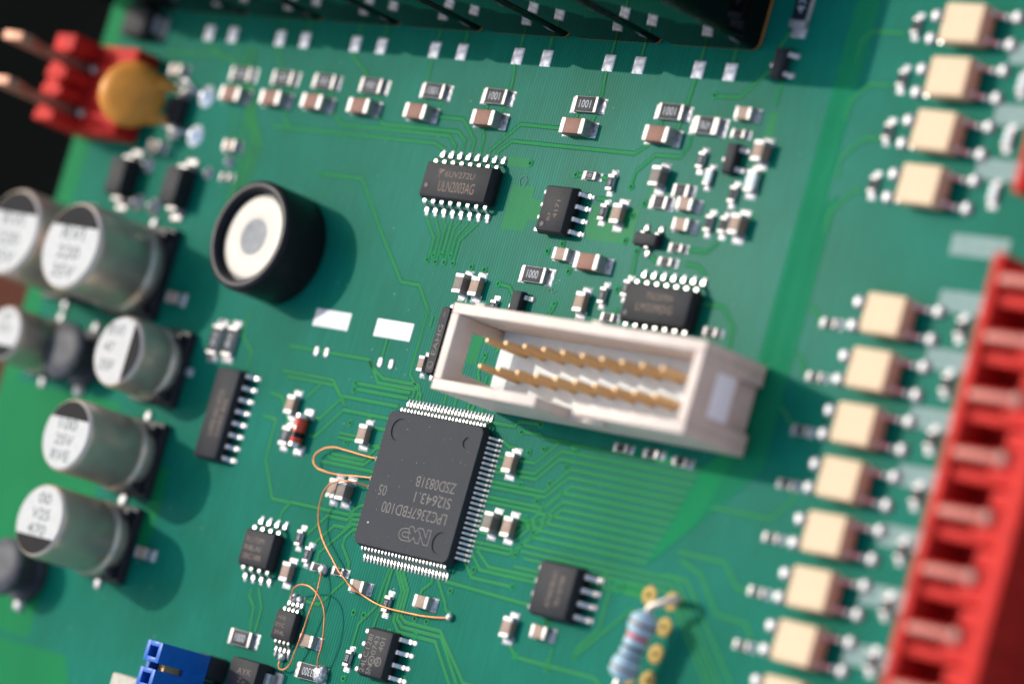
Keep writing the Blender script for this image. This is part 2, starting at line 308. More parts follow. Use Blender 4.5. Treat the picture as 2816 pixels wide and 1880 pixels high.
T = [
 [(-28.0, 35.65), (-11.3, 35.65), (-9.9, 34.6), (-9.9, 33.8)], [(-38.5, 34.7), (-13.1, 34.7), (-11.2, 34.1)],
 [(-23.0, 37.4), (-21.7, 36.15), (-10.2, 36.15), (-8.7, 35.3), (-8.7, 34)], [(-13.8, 37.5), (-9.9, 37.5), (-7.4, 35.4), (-7.4, 34)],
 [(-6.6, 36.7), (-6.1, 35.5), (-6.1, 34)], [(5.2, 37.5), (-1.6, 37.5), (-4.9, 34.4), (-4.9, 34)], [(16.5, 36.8), (14.9, 35.7), (-2.1, 35.7), (-3.6, 34.5), (-3.6, 34)],
 [(21.6, 38.5), (21.6, 36.9), (20.9, 35.8), (17.6, 35.75), (15.7, 33.9), (15.7, 32.6)],
 [(-30.4, 37.3), (-28.0, 35.65)], [(-44.0, 37.2), (-43.5, 33.5), (-41.0, 30.5), (-41.5, 22.5)], [(-37.3, 37.2), (-37.2, 35.6), (-35.8, 34.7)], [(-45.6, 36), (-45.0, 33.2), (-42.3, 30.3), (-42.9, 22.0)],
 [(-28.9, 30.15), (-22.4, 30.15), (-17.3, 24.9), (-12.2, 20.0), (-9.5, 19.95), (-7.15, 17.6), (-7.15, 10.9), (-6.2, 10.1), (-5.2, 9.4), (-5.2, 8.3)],
 # fan below the driver chip
 [(-11.2, 27.0), (-9.2, 24.9), (-9.2, 23.0)], [(-9.9, 27.0), (-8.6, 25.4), (-8.55, 23.2)], [(-8.65, 27.0), (-8.0, 26.1), (-8.0, 22.7)], [(-7.4, 27.0), (-7.4, 23.4)],
 [(-6.1, 27.0), (-6.75, 26.2), (-6.75, 22.7)], [(-4.9, 27.0), (-6.1, 25.5), (-6.1, 23.4)], [(-3.6, 27.0), (-5.5, 25.0), (-5.5, 22.7)],
 # left of the processor
 [(-26, 11.6), (-13.5, 11.6), (-11.4, 9.45), (-5.8, 9.45), (-5.8, 8.4)], [(-13.4, 11.5), (-12.8, 10.9), (-10.8, 9.95), (-5.5, 9.95), (-4.7, 8.9), (-4.7, 8.3)],
 [(-14.3, 9.0), (-6.2, 9.0)], [(-14.1, 8.4), (-6.3, 8.4)], [(-19.1, 4.7), (-18.3, 4.7), (-15.8, 7.42), (-7.4, 7.42)], [(-19.2, 2.82), (-18.3, 2.82), (-15.2, 6.05), (-8.0, 6.05)],
 [(-15.1, 1.45), (-10.3, 1.45), (-8.8, 2.95), (-8.3, 2.95)], [(-15.1, 1.0), (-10.0, 1.0), (-8.9, 2.0), (-8.2, 2.0)], [(-16.3, 0.52), (-8.2, 0.52)], [(-10.0, 4.9), (-8.3, 4.9)], [(-10.0, 3.0), (-8.4, 3.2)],
 [(-8.3, -2.9), (-9.1, -3.2), (-10.1, -4.2), (-19.0, -4.25), (-19.9, -5.4), (-19.9, -6.3)], [(-8.3, -3.9), (-9.5, -4.1), (-10.1, -4.75), (-13.1, -4.75), (-15.4, -7.2)],
 [(-8.3, -4.45), (-9.4, -4.6), (-10.0, -5.55), (-11.7, -5.55), (-13.9, -7.8)], [(-8.3, -4.95), (-9.2, -5.05), (-12.8, -8.55), (-12.7, -9.5)], [(-8.3, -5.45), (-8.8, -5.5), (-9.7, -6.5), (-9.75, -7.3), (-8.2, -8.75), (-7.9, -9.5)],
 [(-8.0, -10.7), (-10.7, -13.6), (-12.8, -13.6)], [(-2.25, -8.4), (-2.6, -12.4), (-4.3, -14.4), (-4.4, -16.9)], [(-1.8, -8.4), (-2.0, -13.1), (-2.2, -14.5)],
 [(-21.2, -13.6), (-21.2, -14.4), (-20.1, -15.4), (-19.6, -18.0)], [(-20.1, -13.5), (-18.9, -15.3), (-18.8, -17.9)], [(-26.8, 6.4), (-24.9, 6.2), (-21.9, 2.6)], [(-26.9, 3.9), (-24.9, 3.8), (-24.6, -0.5), (-22.0, -4.3), (-19.0, -4.3)],
 [(-21.0, 6.8), (-19.6, 8.2)], [(-33.8, 14.5), (-33.8, 11.8), (-31.6, 10.2), (-31.6, 8.4)],
 # below the processor
 [(-1.25, -8.4), (0.3, -10.2), (0.3, -13.2), (1.3, -14.25), (6.7, -14.25), (10.9, -18.6), (10.9, -30)], [(-0.75, -8.4), (0.75, -10.2), (0.75, -13.0), (1.75, -13.7), (7.3, -13.7), (11.5, -18.0), (11.5, -30)],
 [(-0.25, -8.4), (1.2, -10.1), (1.2, -12.7), (2.0, -13.15), (7.0, -13.15), (11.9, -17.4), (16.2, -17.4)], [(4.0, -8.4), (4.0, -8.9), (3.0, -9.8), (3.0, -10.2)], [(4.75, -8.4), (6.5, -10.3), (6.9, -11.0), (7.6, -11.4)],
 [(5.75, -8.4), (18.0, -8.75)], [(7.6, -6.1), (9.1, -7.45), (14.7, -7.45)], [(8.3, -5.2), (9.9, -6.55), (17.9, -6.55)], [(8.9, -4.8), (10.9, -6.1), (17.9, -6.05)],
 [(16.2, -12.6), (17.6, -13.75), (28.2, -13.85), (30.5, -15.5), (30.5, -30)], [(25.1, -12.2), (30.5, -6.7)], [(22.0, -12.1), (22.0, -14.0)],
 [(8.4, 5.98), (9.2, 5.6), (10.2, 5.6)], [(6.2, 7.6), (9.2, 7.6), (9.65, 8.2), (12.4, 8.3)], [(10.6, 7.3), (12.8, 7.35), (13.3, 7.05), (16.9, 7.0), (17.9, 6.4)], [(25.9, -4.2), (27.0, -5.3), (27.0, -9.4), (24.8, -11.8)],
 # header surroundings
 [(1.7, 21.2), (3.2, 21.1), (4.2, 20.2)], [(6.4, 18.4), (9.2, 18.4), (9.95, 19.5), (9.95, 20.0)], [(16.9, 19.5), (17.6, 19.6), (18.4, 20.4)], [(25.0, 27.0), (27.4, 27.0), (28.5, 28.0)], [(20.7, 26.0), (21.2, 25.6), (22.3, 25.6)],
 [(25.3, 25.6), (26.8, 25.6), (28.2, 24.8)], [(28.8, 22.1), (31.3, 22.1), (33.2, 20.3), (33.3, 18.6), (33.3, 10)], [(18.7, 26.0), (19.0, 23.6)], [(8.1, 33.0), (9.3, 33.0)], [(11.2, 33.0), (12.8, 33.0)], [(11.6, 30.9), (13.1, 30.9)],
 [(30.3, 48.9), (29.4, 47.2)], [(29.3, 45.2), (26.2, 42.1), (23.2, 42.05)], [(30.9, 43.9), (30.9, 41.6)],
 # left part
 [(-60.5, 41.9), (-50.5, 42.2), (-50.2, 40.8)], [(-44.9, 42.6), (-44.9, 41.0)], [(-48.5, 43.5), (-48.3, 41.0)], [(-33.1, 38.9), (-33.1, 38.2)],
 [(-6.2, 15.9), (-6.2, 17.0)], [(-11.8, 12.0), (-11.8, 14.0)], [(2.6, 13.9), (2.3, 12.2), (2.9, 11.0)], [(3.9, 14.5), (6.4, 17.1)], [(-1.2, 8.4), (-1.2, 11)], [(0.3, 8.4), (0.3, 11.5)], [(2.3, 8.4), (2.3, 11.5)], [(2.8, 8.4), (3.6, 10), (3.6, 12)], [(4.3, 8.4), (4.3, 12)],
 # axial resistor side and lower optocouplers
 [(34.0, -0.9), (39.7, -0.9), (41.8, -2.9), (43.4, -2.95)], [(33.0, -3.2), (35.9, -3.25), (39.0, -6.4), (44.2, -11.4), (44.2, -24)], [(34.5, -1.6), (37.2, -2.35), (40.3, -5.6), (43.9, -5.8), (45.1, -7.0)], [(36.5, 3.7), (43.5, 3.7), (45.5, 5.75), (45.3, 6.6)],
 [(43.4, 12.1), (41.3, 13.8)], [(43.2, 17.2), (41.6, 18.9)], [(43.2, 22.1), (41.6, 23.4)],
]
for x in (-53.9, -41.7, -29.35, -17.0, -4.65, 8.15, 20.1):
    T.append([(x, 45.4), (x, 47.0)]); T.append([(x + 4.1, 45.4), (x + 4.1, 47.0)])
for a, b in ((-53.9, -47.9), (-41.7, -40.2), (-29.35, -26.3), (-17.0, -16.8), (-4.65, -4.4), (8.15, 8.4), (20.1, 19.9)):
    T.append([(a, 43.7), (a, 43.2), (b, 41.4 if abs(a - b) > 1 else 41.6), (b, 40.8)])
for x in (-45.98, -38.9, -32.05, -24.6, -15.0, -5.8, 7.05, 18.45):
    T.append([(x - 1.2, 39.2), (x - 1.2, 38.3)]); T.append([(x + 1.3, 39.2), (x + 1.0, 38.3)])
for k in range(13):                                   # the data bus that turns out of the processor's side
    yk = 6.9 - 0.78 * k; bx = 37.35 + 0.31 * k; c = 27.2 + 0.5 * k
    yp = 4.3 - 0.75 * k if k < 12 else -4.7; yp = round(yp * 2) / 2 - 0.02
    x1 = 13.2 + 0.35 * (k % 3) + (2.2 if 2 < k < 9 else 0); d = abs(yk - yp)
    trace([(8.3, yp), (x1, yp), (x1 + d, yk), (c + yk, yk)], 0.2); trace([(c + yk, yk), (bx, bx - c), (bx, 31.2 + 0.2 * k if k > 8 else 54)], 0.11, 0.05, M_TRACE)
    if k < 12: trace([(c + yk - 0.5, yk - 0.25), (c + yk + .25, yk - 0.25 + .25), (c + yk + 4.3, yk + 4.05)], 0.07, 0.05, M_TRACE)
for j in range(4):                                     # four more lines under the bus that fall away to the lower right
    yy = -3.35 - .62 * j; trace([(14.2 + .5 * j, yy), (34.6 - .3 * j, yy), (44.5, yy - 9.9 - .3 * j), (44.5, -30)] if j < 3 else [(14.2, yy - .3), (33, yy - .3)], 0.16)
for j in range(5): trace([(-47.2 + .55 * j, 43.2), (-47.0 + .55 * j, 41.4 - .3 * j), (-43.6 + .5 * j, 35.6 - .2 * j), (-41.6 + .5 * j, 32.5), (-42.8 + .5 * j, 21.5)], 0.14)
for j in range(4): trace([(-26.0 + j, 8.9 - .5 * j), (-18.0 + .4 * j, 8.9 - .5 * j), (-15.5 + .4 * j, 6.9 - .45 * j)] if j < 2 else [(-14.8, 4.6 - .45 * j), (-12.2, 4.6 - .45 * j)], 0.13)
for (xj, yj, xe) in ((39.1, 48.35, 43.9), (39.75, 42.7, 43.9), (40.4, 37.3, 44.1), (40.8, 32.2, 43.9)):
    d = {48.35: 49.35, 42.7: 44.35, 37.3: 39.3, 32.2: 34.35}[yj] - yj
    T.append([(xj, yj - 2), (xj, yj), (xj + d, yj + d), (xe, yj + d)])
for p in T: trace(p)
# ---- vias
bm = bmesh.new(); lathe(bm, [(0.17, 0.0), (0.17, 0.06), (0.2, 0.075), (0.33, 0.06), (0.42, 0.003)], 20, [1, 0, 0, 0]); lathe(bm, [(0, 0.016), (0.17, 0.016)], 20, [1])
VIA = fin(bm, 'via', [M_TRACE, M_HOLE])
for x, y in [(-9.25, 22.6), (-8.55, 23.2), (-8.0, 22.5), (-7.4, 23.4), (-6.75, 22.6), (-6.1, 23.4), (-5.5, 22.6), (-2.75, 22.5), (-0.8, 22.4), (5.15, 22.5), (1.7, 21.2), (7.05, 25.1), (9.95, 20.0), (2.6, 13.9), (1.35, 33.65),
             (8.0, 33.0), (15.7, 32.4), (-28.9, 30.15), (-14.5, 9.0), (-14.4, 8.3), (-13.6, 4.9), (-13.4, 2.9), (-15.2, 1.4), (-11.0, 5.6), (12.6, 8.3), (10.4, 7.2), (18.0, 6.3), (17.4, 4.7), (15.9, 2.9), (14.0, -0.9), (14.9, 1.0), (15.6, -2.0), (14.1, -4.4), (12.1, 5.4), (12.2, 2.2),
             (7.6, -11.4), (14.8, -7.45), (9.2, -6.7), (17.6, -13.7), (25.1, -12.3), (22.0, -14.1), (-5.4, -13.5), (-3.9, -13.5), (0.2, -14.5), (3.2, -12.6), (4.9, -12.6), (3.9, -14.2), (3.9, -16.2), (3.9, -18.5), (-4.2, -20.0), (18.0, 30.9), (16.9, 29.6), (16.9, 27.1), (18.7, 26.2), (8.8, 26.0),
             (10.6, 23.4), (15.9, 18.6), (31.6, 30.6), (31.5, 35.0), (23.1, 42.1), (13.9, 6.0), (20.4, -10.0), (-2.5, 19.3), (17.6, 22.3), (6.9, -9.2)]:
    obj('via', VIA, board, (x, y, 0))
# ---- bare tinned pads
def pad_mesh(lx, ly, h=0.09, sq=0.9, m_=M_SOLD):
    bm = bmesh.new(); blob(bm, 0, 0, lx, ly, h, sq=sq); return fin(bm, 'solder_pad', m_, True, 50)
M_PADS = mat('tinned_pad', (0.85, 0.87, 0.90), 0.48, 0.35, var=0.4, scale=1.3, bump=0.9, bscale=1.6)  # near-white base stands in for sky reflection on the shaded pads
PM = pad_mesh(1.5, 1.75, 0.12, 0.9, M_PADS)
for x in (-53.9, -41.7, -29.35, -17.0, -4.65, 8.15, 20.1):
    for dx in (0, 4.1): obj('solder_pad', PM, board, (x + dx, 44.5, 0.01))
M_PADW = mat('tinned_pad_flat', (0.45, 0.47, 0.48), 0.6, 0.3, var=0.12, scale=1.5, bump=0.4, bscale=1.5)
PW = pad_mesh(5.5, 1.9, 0.06, 0.97, M_PADW)
for p in ((-11.25, 15.0), (-20.75, 15.03)): obj('solder_pad', PW, board, (*p, 0.01))
PL = pad_mesh(0.75, 1.15, 0.14, 0.3)
for p in ((-11.8, 11.5), (-10.15, 11.5), (-21.65, 11.5), (-20.1, 11.55)): obj('solder_pad', PL, board, (*p, 0.01))
# solder joints that stand alone on the board
bm = bmesh.new(); lathe(bm, [(0.95, 0), (0.9, 0.12), (0.66, 0.3), (0.42, 0.52), (0.3, 0.8), (0.18, 0.92), (0, 0.95)], 24); DOME = fin(bm, 'solder_joint', M_SOLD)
for x, y, s in ((-57.6, 28.8, 1.0), (-57.5, 24.4, 1.1), (-54.5, 24.2, 1.1), (-44.1, 30.2, 0.75), (-47.0, 28.7, 0.8), (-53.0, 28.6, 0.6), (-37.6, 12.9, 0.4)):
    o = obj('solder_joint', DOME, board, (x, y, 0.0)); o.scale = (s, s, s)
# plated holes by the wire-ended resistor
def ring(ro, ri, m_):
    bm = bmesh.new(); lathe(bm, [(ri, -0.3), (ri, 0.07), (ri + 0.08, 0.09), (ro - 0.12, 0.09), (ro, 0.01)], 32, [1, 0, 0, 0]); lathe(bm, [(0, 0.018), (ri, 0.018)], 32, [1]); return fin(bm, 'plated_hole', [m_, M_HOLE])
RB = ring(0.92, 0.24, M_GPAD); RS = ring(0.72, 0.2, M_TRACE)
for x, y in ((31.96, -5.3), (34.75, -7.8), (34.6, -10.35), (34.5, -12.85), (32.2, -12.9), (34.79, -5.4)): obj('plated_hole', RB, board, (x, y, 0))
obj('plated_hole', RS, board, (28.07, -5.2, 0))
# white legend blocks between the optocouplers and the terminal block
for y, x0, x1 in ((48.1, 56.2, 62.5), (42.5, 56.2, 62.5), (37.5, 55.8, 62.5), (30.5, 55.3, 61.6), (25.4, 55.6, 61.8), (20.2, 55.8, 61.8), (14.9, 55.8, 61.8), (9.7, 56.2, 61.8), (4.3, 56.0, 61.8), (-1.0, 55.6, 61.8), (-6.3, 55.5, 61.8), (-11.3, 55.5, 61.8)):
    sheet('legend_block', [(x0, y - 0.95), (x1, y - 0.95), (x1, y + 0.95), (x0, y + 0.95)], M_SILK, 0.03)
M_SILKE = M_SILK
sheet('legend_line', [(62.6, -40), (63.0, -40), (63.0, 29), (62.6, 29)], M_SILK, 0.03)

# ---------------------------------------------------------------- chip components
CH = {}
def chip_meshes(kind):
    if kind in CH: return CH[kind]
    L_, W_, H_, tl, body = {
        'R12': (3.2, 1.6, 0.55, 0.36, M_RES), 'C12': (3.2, 1.6, 1.3, 0.6, M_CBR), 'C08': (2.0, 1.25, 0.85, 0.42, M_CTAN), 'C08g': (2.0, 1.25, 1.25, 0.42, M_CGRY),
        'C08b': (2.0, 1.25, 1.25, 0.42, M_CTAN), 'R08': (2.0, 1.25, 0.5, 0.42, M_RES), 'R06': (1.6, 0.8, 0.45, 0.33, M_RES), 'W06': (1.6, 0.85, 0.5, 0.3, M_WHT), 'W08': (2.1, 1.2, 0.7, 0.35, M_WHT),
        'C06': (1.6, 0.85, 0.8, 0.35, M_CTAN), 'R47': (3.2, 1.7, 0.6, 0.75, M_RES), 'R25': (6.3, 1.9, 0.6, 0.7, M_RES)}[kind]
    isr = kind[0] == 'R'; bm = bmesh.new()
    e = 0.04 if not isr else 0.0
    if isr:
        abox(bm, -L_ / 2 + 0.03, L_ / 2 - 0.03, -W_ / 2 + 0.02, W_ / 2 - 0.02, 0.07, H_ * 0.86, 0.015, 1, 1)
        abox(bm, -L_ / 2 + tl * 0.92, L_ / 2 - tl * 0.92, -W_ / 2 + 0.07, W_ / 2 - 0.07, H_ * 0.8, H_ + 0.015, 0.03, 2, 0)
        bme = fin(bm, 'body', [body, M_ALU])
    else:
        abox(bm, -L_ / 2 + 0.06, L_ / 2 - 0.06, -W_ / 2 + 0.03, W_ / 2 - 0.03, 0.06, H_ - 0.03, 0.06, 2); bme = fin(bm, 'body', body)
    bm = bmesh.new(); abox(bm, L_ / 2 - tl, L_ / 2 + 0.01, -W_ / 2, W_ / 2, 0.03, H_, 0.05 if isr else 0.09, 2)
    for v in bm.verts:                                   # inner edge of the dipped metal is uneven
        if v.co.x < L_ / 2 - tl * 0.7: v.co.x += 0.09 * math.sin(v.co.y * 5 + v.co.z * 3) * tl
    tme = fin(bm, 'terminal', M_TERM)
    pl = {3.2: 0.75, 2.0: 0.62, 2.1: 0.62, 1.6: 0.55, 6.3: 0.9}[L_]
    bm = bmesh.new(); hz = min(H_ * 0.3, .22); xs = [(-0.25, 0), (-0.25, 0.1), (0.0, hz), (0.08, hz * 0.6), (0.18, 0.10), (pl - 0.1, 0.085), (pl, 0.0)]
    rows = []
    for i, (dx, z) in enumerate(xs):
        ww = W_ / 2 + (0.06 if 0 < i < 6 else 0.05); x = L_ / 2 + dx; zz = z
        rows.append([bm.verts.new((x, -ww, 0.0)), bm.verts.new((x, -ww + 0.08, max(zz * 0.7, 0))), bm.verts.new((x, 0, zz * 1.05)), bm.verts.new((x, ww - 0.08, max(zz * 0.7, 0))), bm.verts.new((x, ww, 0.0))])
    for a, b in zip(rows, rows[1:]):
        for i in range(4):
            try: bm.faces.new((a[i], b[i], b[i + 1], a[i + 1]))
            except ValueError: pass
    sme = fin(bm, 'solder_joint', M_SOLD, True, 70)
    CH[kind] = (bme, tme, sme, H_); return CH[kind]
def chip(kind, x, y, d, label, cat, group, mk=None, flip=False):
    bme, tme, sme, H_ = chip_meshes(kind)
    nm = {'R': 'chip_resistor', 'C': 'chip_capacitor', 'W': 'chip_fuse'}[kind[0]]
    t = thing(nm, label, cat, (x, y, 0), (R(90) if d == 'y' else 0) + R(random.uniform(-1.3, 1.3)), group)
    obj('body', bme, t)
    for a in (0, math.pi): obj('terminal', tme, t, rz=a); obj('solder_joint', sme, t, rz=a).scale = (random.uniform(.97, 1.04), random.uniform(.9, 1.06), random.uniform(.6, 1.25))
    if mk:
        wd, ht = {'R12': (1.55, 0.8), 'R47': (1.2, 0.75), 'R08': (0.85, 0.55), 'R06': (0.62, 0.36), 'R25': (3.6, 0.9)}[kind]
        s = -1 if flip else 1
        text(t, mk, -wd / 2 * s, -ht / 2 * s, H_ + 0.024, wd, ht, 180 if flip else 0, M_INK, 0.0)
    return t
G_R = 'chip resistors'; G_C = 'chip capacitors'
ords = ['first', 'second', 'third', 'fourth', 'fifth', 'sixth', 'seventh', 'eighth']
for i, (x, fl) in enumerate(((-45.98, 0), (-38.9, 0), (-32.05, 0), (-24.6, 0), (-15.0, 0), (-5.8, 0), (7.05, 1), (18.45, 1))):
    chip('R12', x, 40.05, 'x', f'black 1001 resistor, {ords[i]} from the disc capacitor in the row below the relay pads', 'resistor', G_R, '1001', bool(fl))
for i, x in enumerate((-45.95, -39.14, -32.3, -24.8, -16.0, -5.9, 6.82, 18.1)):
    chip('C12', x, 37.57, 'x', f'brown ceramic capacitor, {ords[i]} from the disc capacitor in the row under the 1001 resistors', 'capacitor', G_C)
CHIPS = [
 ('R47', 23.46, 39.0, 'x', 'wide resistor marked 4790 at the right end of the 1001 row', '4790', 1), ('C08', 27.9, 40.45, 'x', 'tan capacitor alone at the top right corner of the small parts cluster', 0, 0),
 ('R06', 27.65, 38.55, 'x', 'small resistor just under the cluster\'s top right tan capacitor', 0, 0), ('C08b', 31.3, 36.9, 'y', 'tall pinkish capacitor right of the cluster\'s upright transistor', 0, 0),
 ('R06', 23.87, 35.65, 'y', 'small upright resistor left of the cluster\'s black transistor', '103', 0), ('W06', 25.35, 34.1, 'y', 'pale blue white chip below left of the cluster\'s black transistor', 0, 0),
 ('W08', 30.9, 34.1, 'y', 'larger pale white chip on the right edge of the cluster', 0, 0), ('R06', 28.95, 32.7, 'y', 'small upright resistor left of the larger pale white chip\'s lower end', 0, 0),
 ('C08g', 19.44, 33.5, 'y', 'tall grey capacitor with dark shaded side above the green trace stub', 0, 0), ('R08', 22.5, 32.5, 'x', 'resistor directly above the side by side resistor and tan capacitor', 0, 0),
 ('R08', 20.2, 31.15, 'x', 'resistor with broad white ends touching a tan capacitor\'s left side', 0, 0), ('C08', 23.75, 31.2, 'x', 'tan capacitor right of the resistor with broad white ends', 0, 0),
 ('C08', 23.95, 29.2, 'x', 'tan capacitor right of the small three legged transistor', 0, 0), ('R06', 26.96, 29.7, 'y', 'left one of two upright resistors beside the brown sided capacitor', 0, 0),
 ('R06', 28.8, 29.7, 'y', 'right one of two upright resistors, touching the brown sided capacitor', 0, 0), ('C08b', 30.9, 29.75, 'y', 'tall brown sided capacitor at the lower right corner of the cluster', 0, 0),
 ('R06', 10.2, 33.0, 'x', 'small resistor joined to a via above the eight legged chip', '102', 0), ('R06', 13.1, 32.55, 'y', 'small upright resistor above the right corner of the bright green patch', '1001', 0),
 ('R06', 13.15, 29.56, 'y', 'small upright resistor on the bright green patch beside a tan capacitor', '1001', 0), ('C08', 15.38, 29.5, 'y', 'tan capacitor standing on the bright green patch', 0, 0),
 ('R06', 23.84, 27.0, 'x', 'upper of two small resistors above the fourteen legged chip', 0, 0), ('R06', 23.0, 25.55, 'x', 'lower of two small resistors above the fourteen legged chip', 0, 0),
 ('R06', 18.9, 22.5, 'y', 'small resistor tight against the left side of the fourteen legged chip', '100', 0), ('R06', 16.15, 21.5, 'y', 'small upright resistor right of the tan capacitor above the box header', '1001', 0),
 ('C08', 13.8, 20.5, 'y', 'tan capacitor just above the middle of the box header', 0, 0), ('R06', 17.65, 19.5, 'x', 'small level resistor just above the box header rim', 0, 0),
 ('R06', 30.9, 19.55, 'x', 'small resistor right of the fourteen legged chip near the header\'s end', 0, 0), ('C12', 13.75, 24.4, 'x', 'large brown capacitor below the eight legged chip', 0, 0),
 ('C08', 9.6, 24.87, 'x', 'small tan capacitor touching the large brown one\'s left end', 0, 0), ('C08g', -2.74, 20.5, 'y', 'left grey brown capacitor of the pair above the crystal', 0, 0),
 ('C08', -0.85, 20.5, 'y', 'right tan capacitor of the pair above the crystal', 0, 0), ('R06', 2.05, 18.7, 'y', 'small resistor half hidden behind the box header\'s upper left rim', '102', 0),
 ('R12', 6.45, 22.55, 'x', 'resistor marked 1000 with a via tab at its left end', '1000', 0), ('C06', -5.25, 12.0, 'y', 'small tan capacitor against the lower left end of the crystal', 0, 0),
 ('C08', -10.75, 3.95, 'y', 'tan capacitor left of the processor\'s upper half', 0, 0), ('C08', 10.45, 4.0, 'y', 'tan capacitor right of the processor\'s upper half', 0, 0),
 ('C08g', 10.3, -2.0, 'y', 'grey capacitor right of the processor, left one of a pair', 0, 0), ('C08', 12.6, -2.05, 'y', 'pinkish capacitor right of the processor, right one of a pair', 0, 0),
 ('C08', -12.75, -2.0, 'y', 'tan capacitor under the copper wire, left one of a pair', 0, 0), ('C08g', -10.95, -2.05, 'y', 'dark sided capacitor under the copper wire, right one of a pair', 0, 0),
 ('C08', -22.57, 5.5, 'y', 'tan capacitor above the red glass diode', 0, 0), ('R08', -22.36, 2.25, 'y', 'resistor tight against the left side of the red glass diode', '102', 0),
 ('R06', -15.95, -7.6, 'y', 'small resistor marked 1001 right of the eight legged chip\'s top', '1001', 0), ('R06', -14.1, -9.05, 'y', 'small resistor marked 1001 left of the resistor with the soldered wire', '1001', 0),
 ('R06', -12.1, -10.05, 'x', 'small resistor with a copper wire soldered to its right end', 0, 0), ('C08', -16.1, -11.25, 'y', 'tan capacitor right of the lower left eight legged chip', 0, 0),
 ('R06', -8.9, -9.95, 'x', 'small resistor crossed by the long copper wire', 0, 0), ('C08', -5.3, -10.95, 'x', 'tan capacitor crossed by the long copper wire', 0, 0),
 ('R06', -0.95, -11.9, 'y', 'small resistor marked 272 under the long copper wire', '272', 0), ('C08', 4.1, -10.9, 'x', 'pinkish capacitor below the processor above the wire\'s end', 0, 0),
 ('R12', -20.15, -18.85, 'x', 'resistor marked 1000 above the black diode and blue jumper', '1000', 0), ('C08', -10.2, -17.4, 'x', 'tan capacitor inside the loop of copper wire', 0, 0),
 ('R12', -8.95, -20.3, 'x', 'resistor marked 3300 with a solder lump and copper wire', '3300', 1), ('C08', 16.15, -11.3, 'y', 'tan upright capacitor below left of the wide eight legged chip', 0, 0),
 ('C08', 20.4, -11.0, 'x', 'tan level capacitor below the wide eight legged chip', 0, 0), ('R06', -4.15, -18.0, 'y', 'small resistor marked 202 left of the memory chip', '202', 0),
 ('R12', -37.5, 10.8, 'y', 'left one of two upright resistors above the sixteen legged chip', '0R10', 0), ('R12', -35.1, 10.9, 'y', 'right one of two upright resistors above the sixteen legged chip', '0R10', 0),
 ('C08', -46.1, 14.5, 'x', 'small tan capacitor right of the largest electrolytic capacitor', 0, 0), ('C08', -44.1, 31.95, 'x', 'small tan capacitor above a solder joint right of the black diodes', 0, 0),
 ('R06', -43.7, 28.5, 'x', 'tiny blurred resistor between the buzzer and the solder joints', 0, 0), ('R25', 31.35, 52.3, 'y', 'long resistor marked 47M7 at the top edge right of the relays', '47M7', 0),
 ('C08', -38.9, -12.95, 'x', 'small capacitor right of the lowest electrolytic capacitor', 0, 0), ('C08', -57.0, 39.8, 'x', 'small silvery capacitor above the orange disc', 0, 0), ('C08', -56.8, 30.9, 'x', 'small silvery capacitor below the orange disc', 0, 0),
 ('R06', 23.95, 7.45, 'x', 'left one of three small resistors below the box header', 0, 0), ('R06', 27.85, 7.45, 'x', 'middle one of three small resistors below the box header', 0, 0), ('R06', 31.6, 7.2, 'x', 'right one of three small resistors below the box header', 0, 0),
 ('R06', 3.3, 17.6, 'x', 'small resistor seen through the header\'s end opening, by the first pin', 0, 0), ('R06', 5.6, 11.6, 'y', 'small resistor marked 101 seen through the header\'s end opening', '101', 0),
]
for k, x, y, d, lb, mk, fl in CHIPS:
    chip(k, x, y, d, lb, {'R': 'resistor', 'C': 'capacitor', 'W': 'fuse'}[k[0]], {'R': G_R, 'C': G_C, 'W': 'pale chip fuses'}[k[0]], mk or None, bool(fl))

# ---------------------------------------------------------------- leaded chips
def lead_mesh(bh, sh, zc, hw, t=0.2, pad=0.5, padw=None, name='lead', foot=None, solder_h=0.16):
    """gull wing lead along +x: leaves the body at bh, tip of the foot at sh"""
    foot = foot or (sh - bh) * 0.42; bm = bmesh.new(); zf = 0.06 + t / 2; xk = sh - foot; xs = bh + (xk - bh) * 0.42
    strip(bm, [(bh - 0.12, zc), (xs - 0.06, zc), (xs + 0.03, zc - 0.03), (xs + 0.09, zc - 0.1), (xk - 0.08, zf + 0.09), (xk, zf + 0.02), (xk + 0.1, zf), (sh, zf)], t, hw, hw)
    pw = padw or hw * 1.35; x0 = xk - 0.1; x1 = sh + pad
    blob(bm, (x0 + x1) / 2, 0, x1 - x0, 2 * pw, solder_h, 1, sq=0.35)
    return fin(bm, name, [M_LEAD, M_SOLD], True, 40)
def body_mesh(lx, ly, h, z0=0.12, zm=None, ins=0.22, r=0.12, m_=None, cham=0.0):
    zm = zm if zm is not None else z0 + (h - z0) * 0.45; bm = bmesh.new(); m_ = m_ or M_BLK
    loft(bm, [(z0, rr(lx - 2 * ins * .8, ly - 2 * ins * .8, r, 3)), (zm - 0.05, rr(lx, ly, r, 3)), (zm + 0.05, rr(lx, ly, r, 3)), (h - 0.03, rr(lx - 2 * ins, ly - 2 * ins, r, 3)), (h, rr(lx - 2 * ins - 0.07, ly - 2 * ins - 0.07, r, 3))])
    return fin(bm, 'body', m_)
G_I = 'leaded chips'
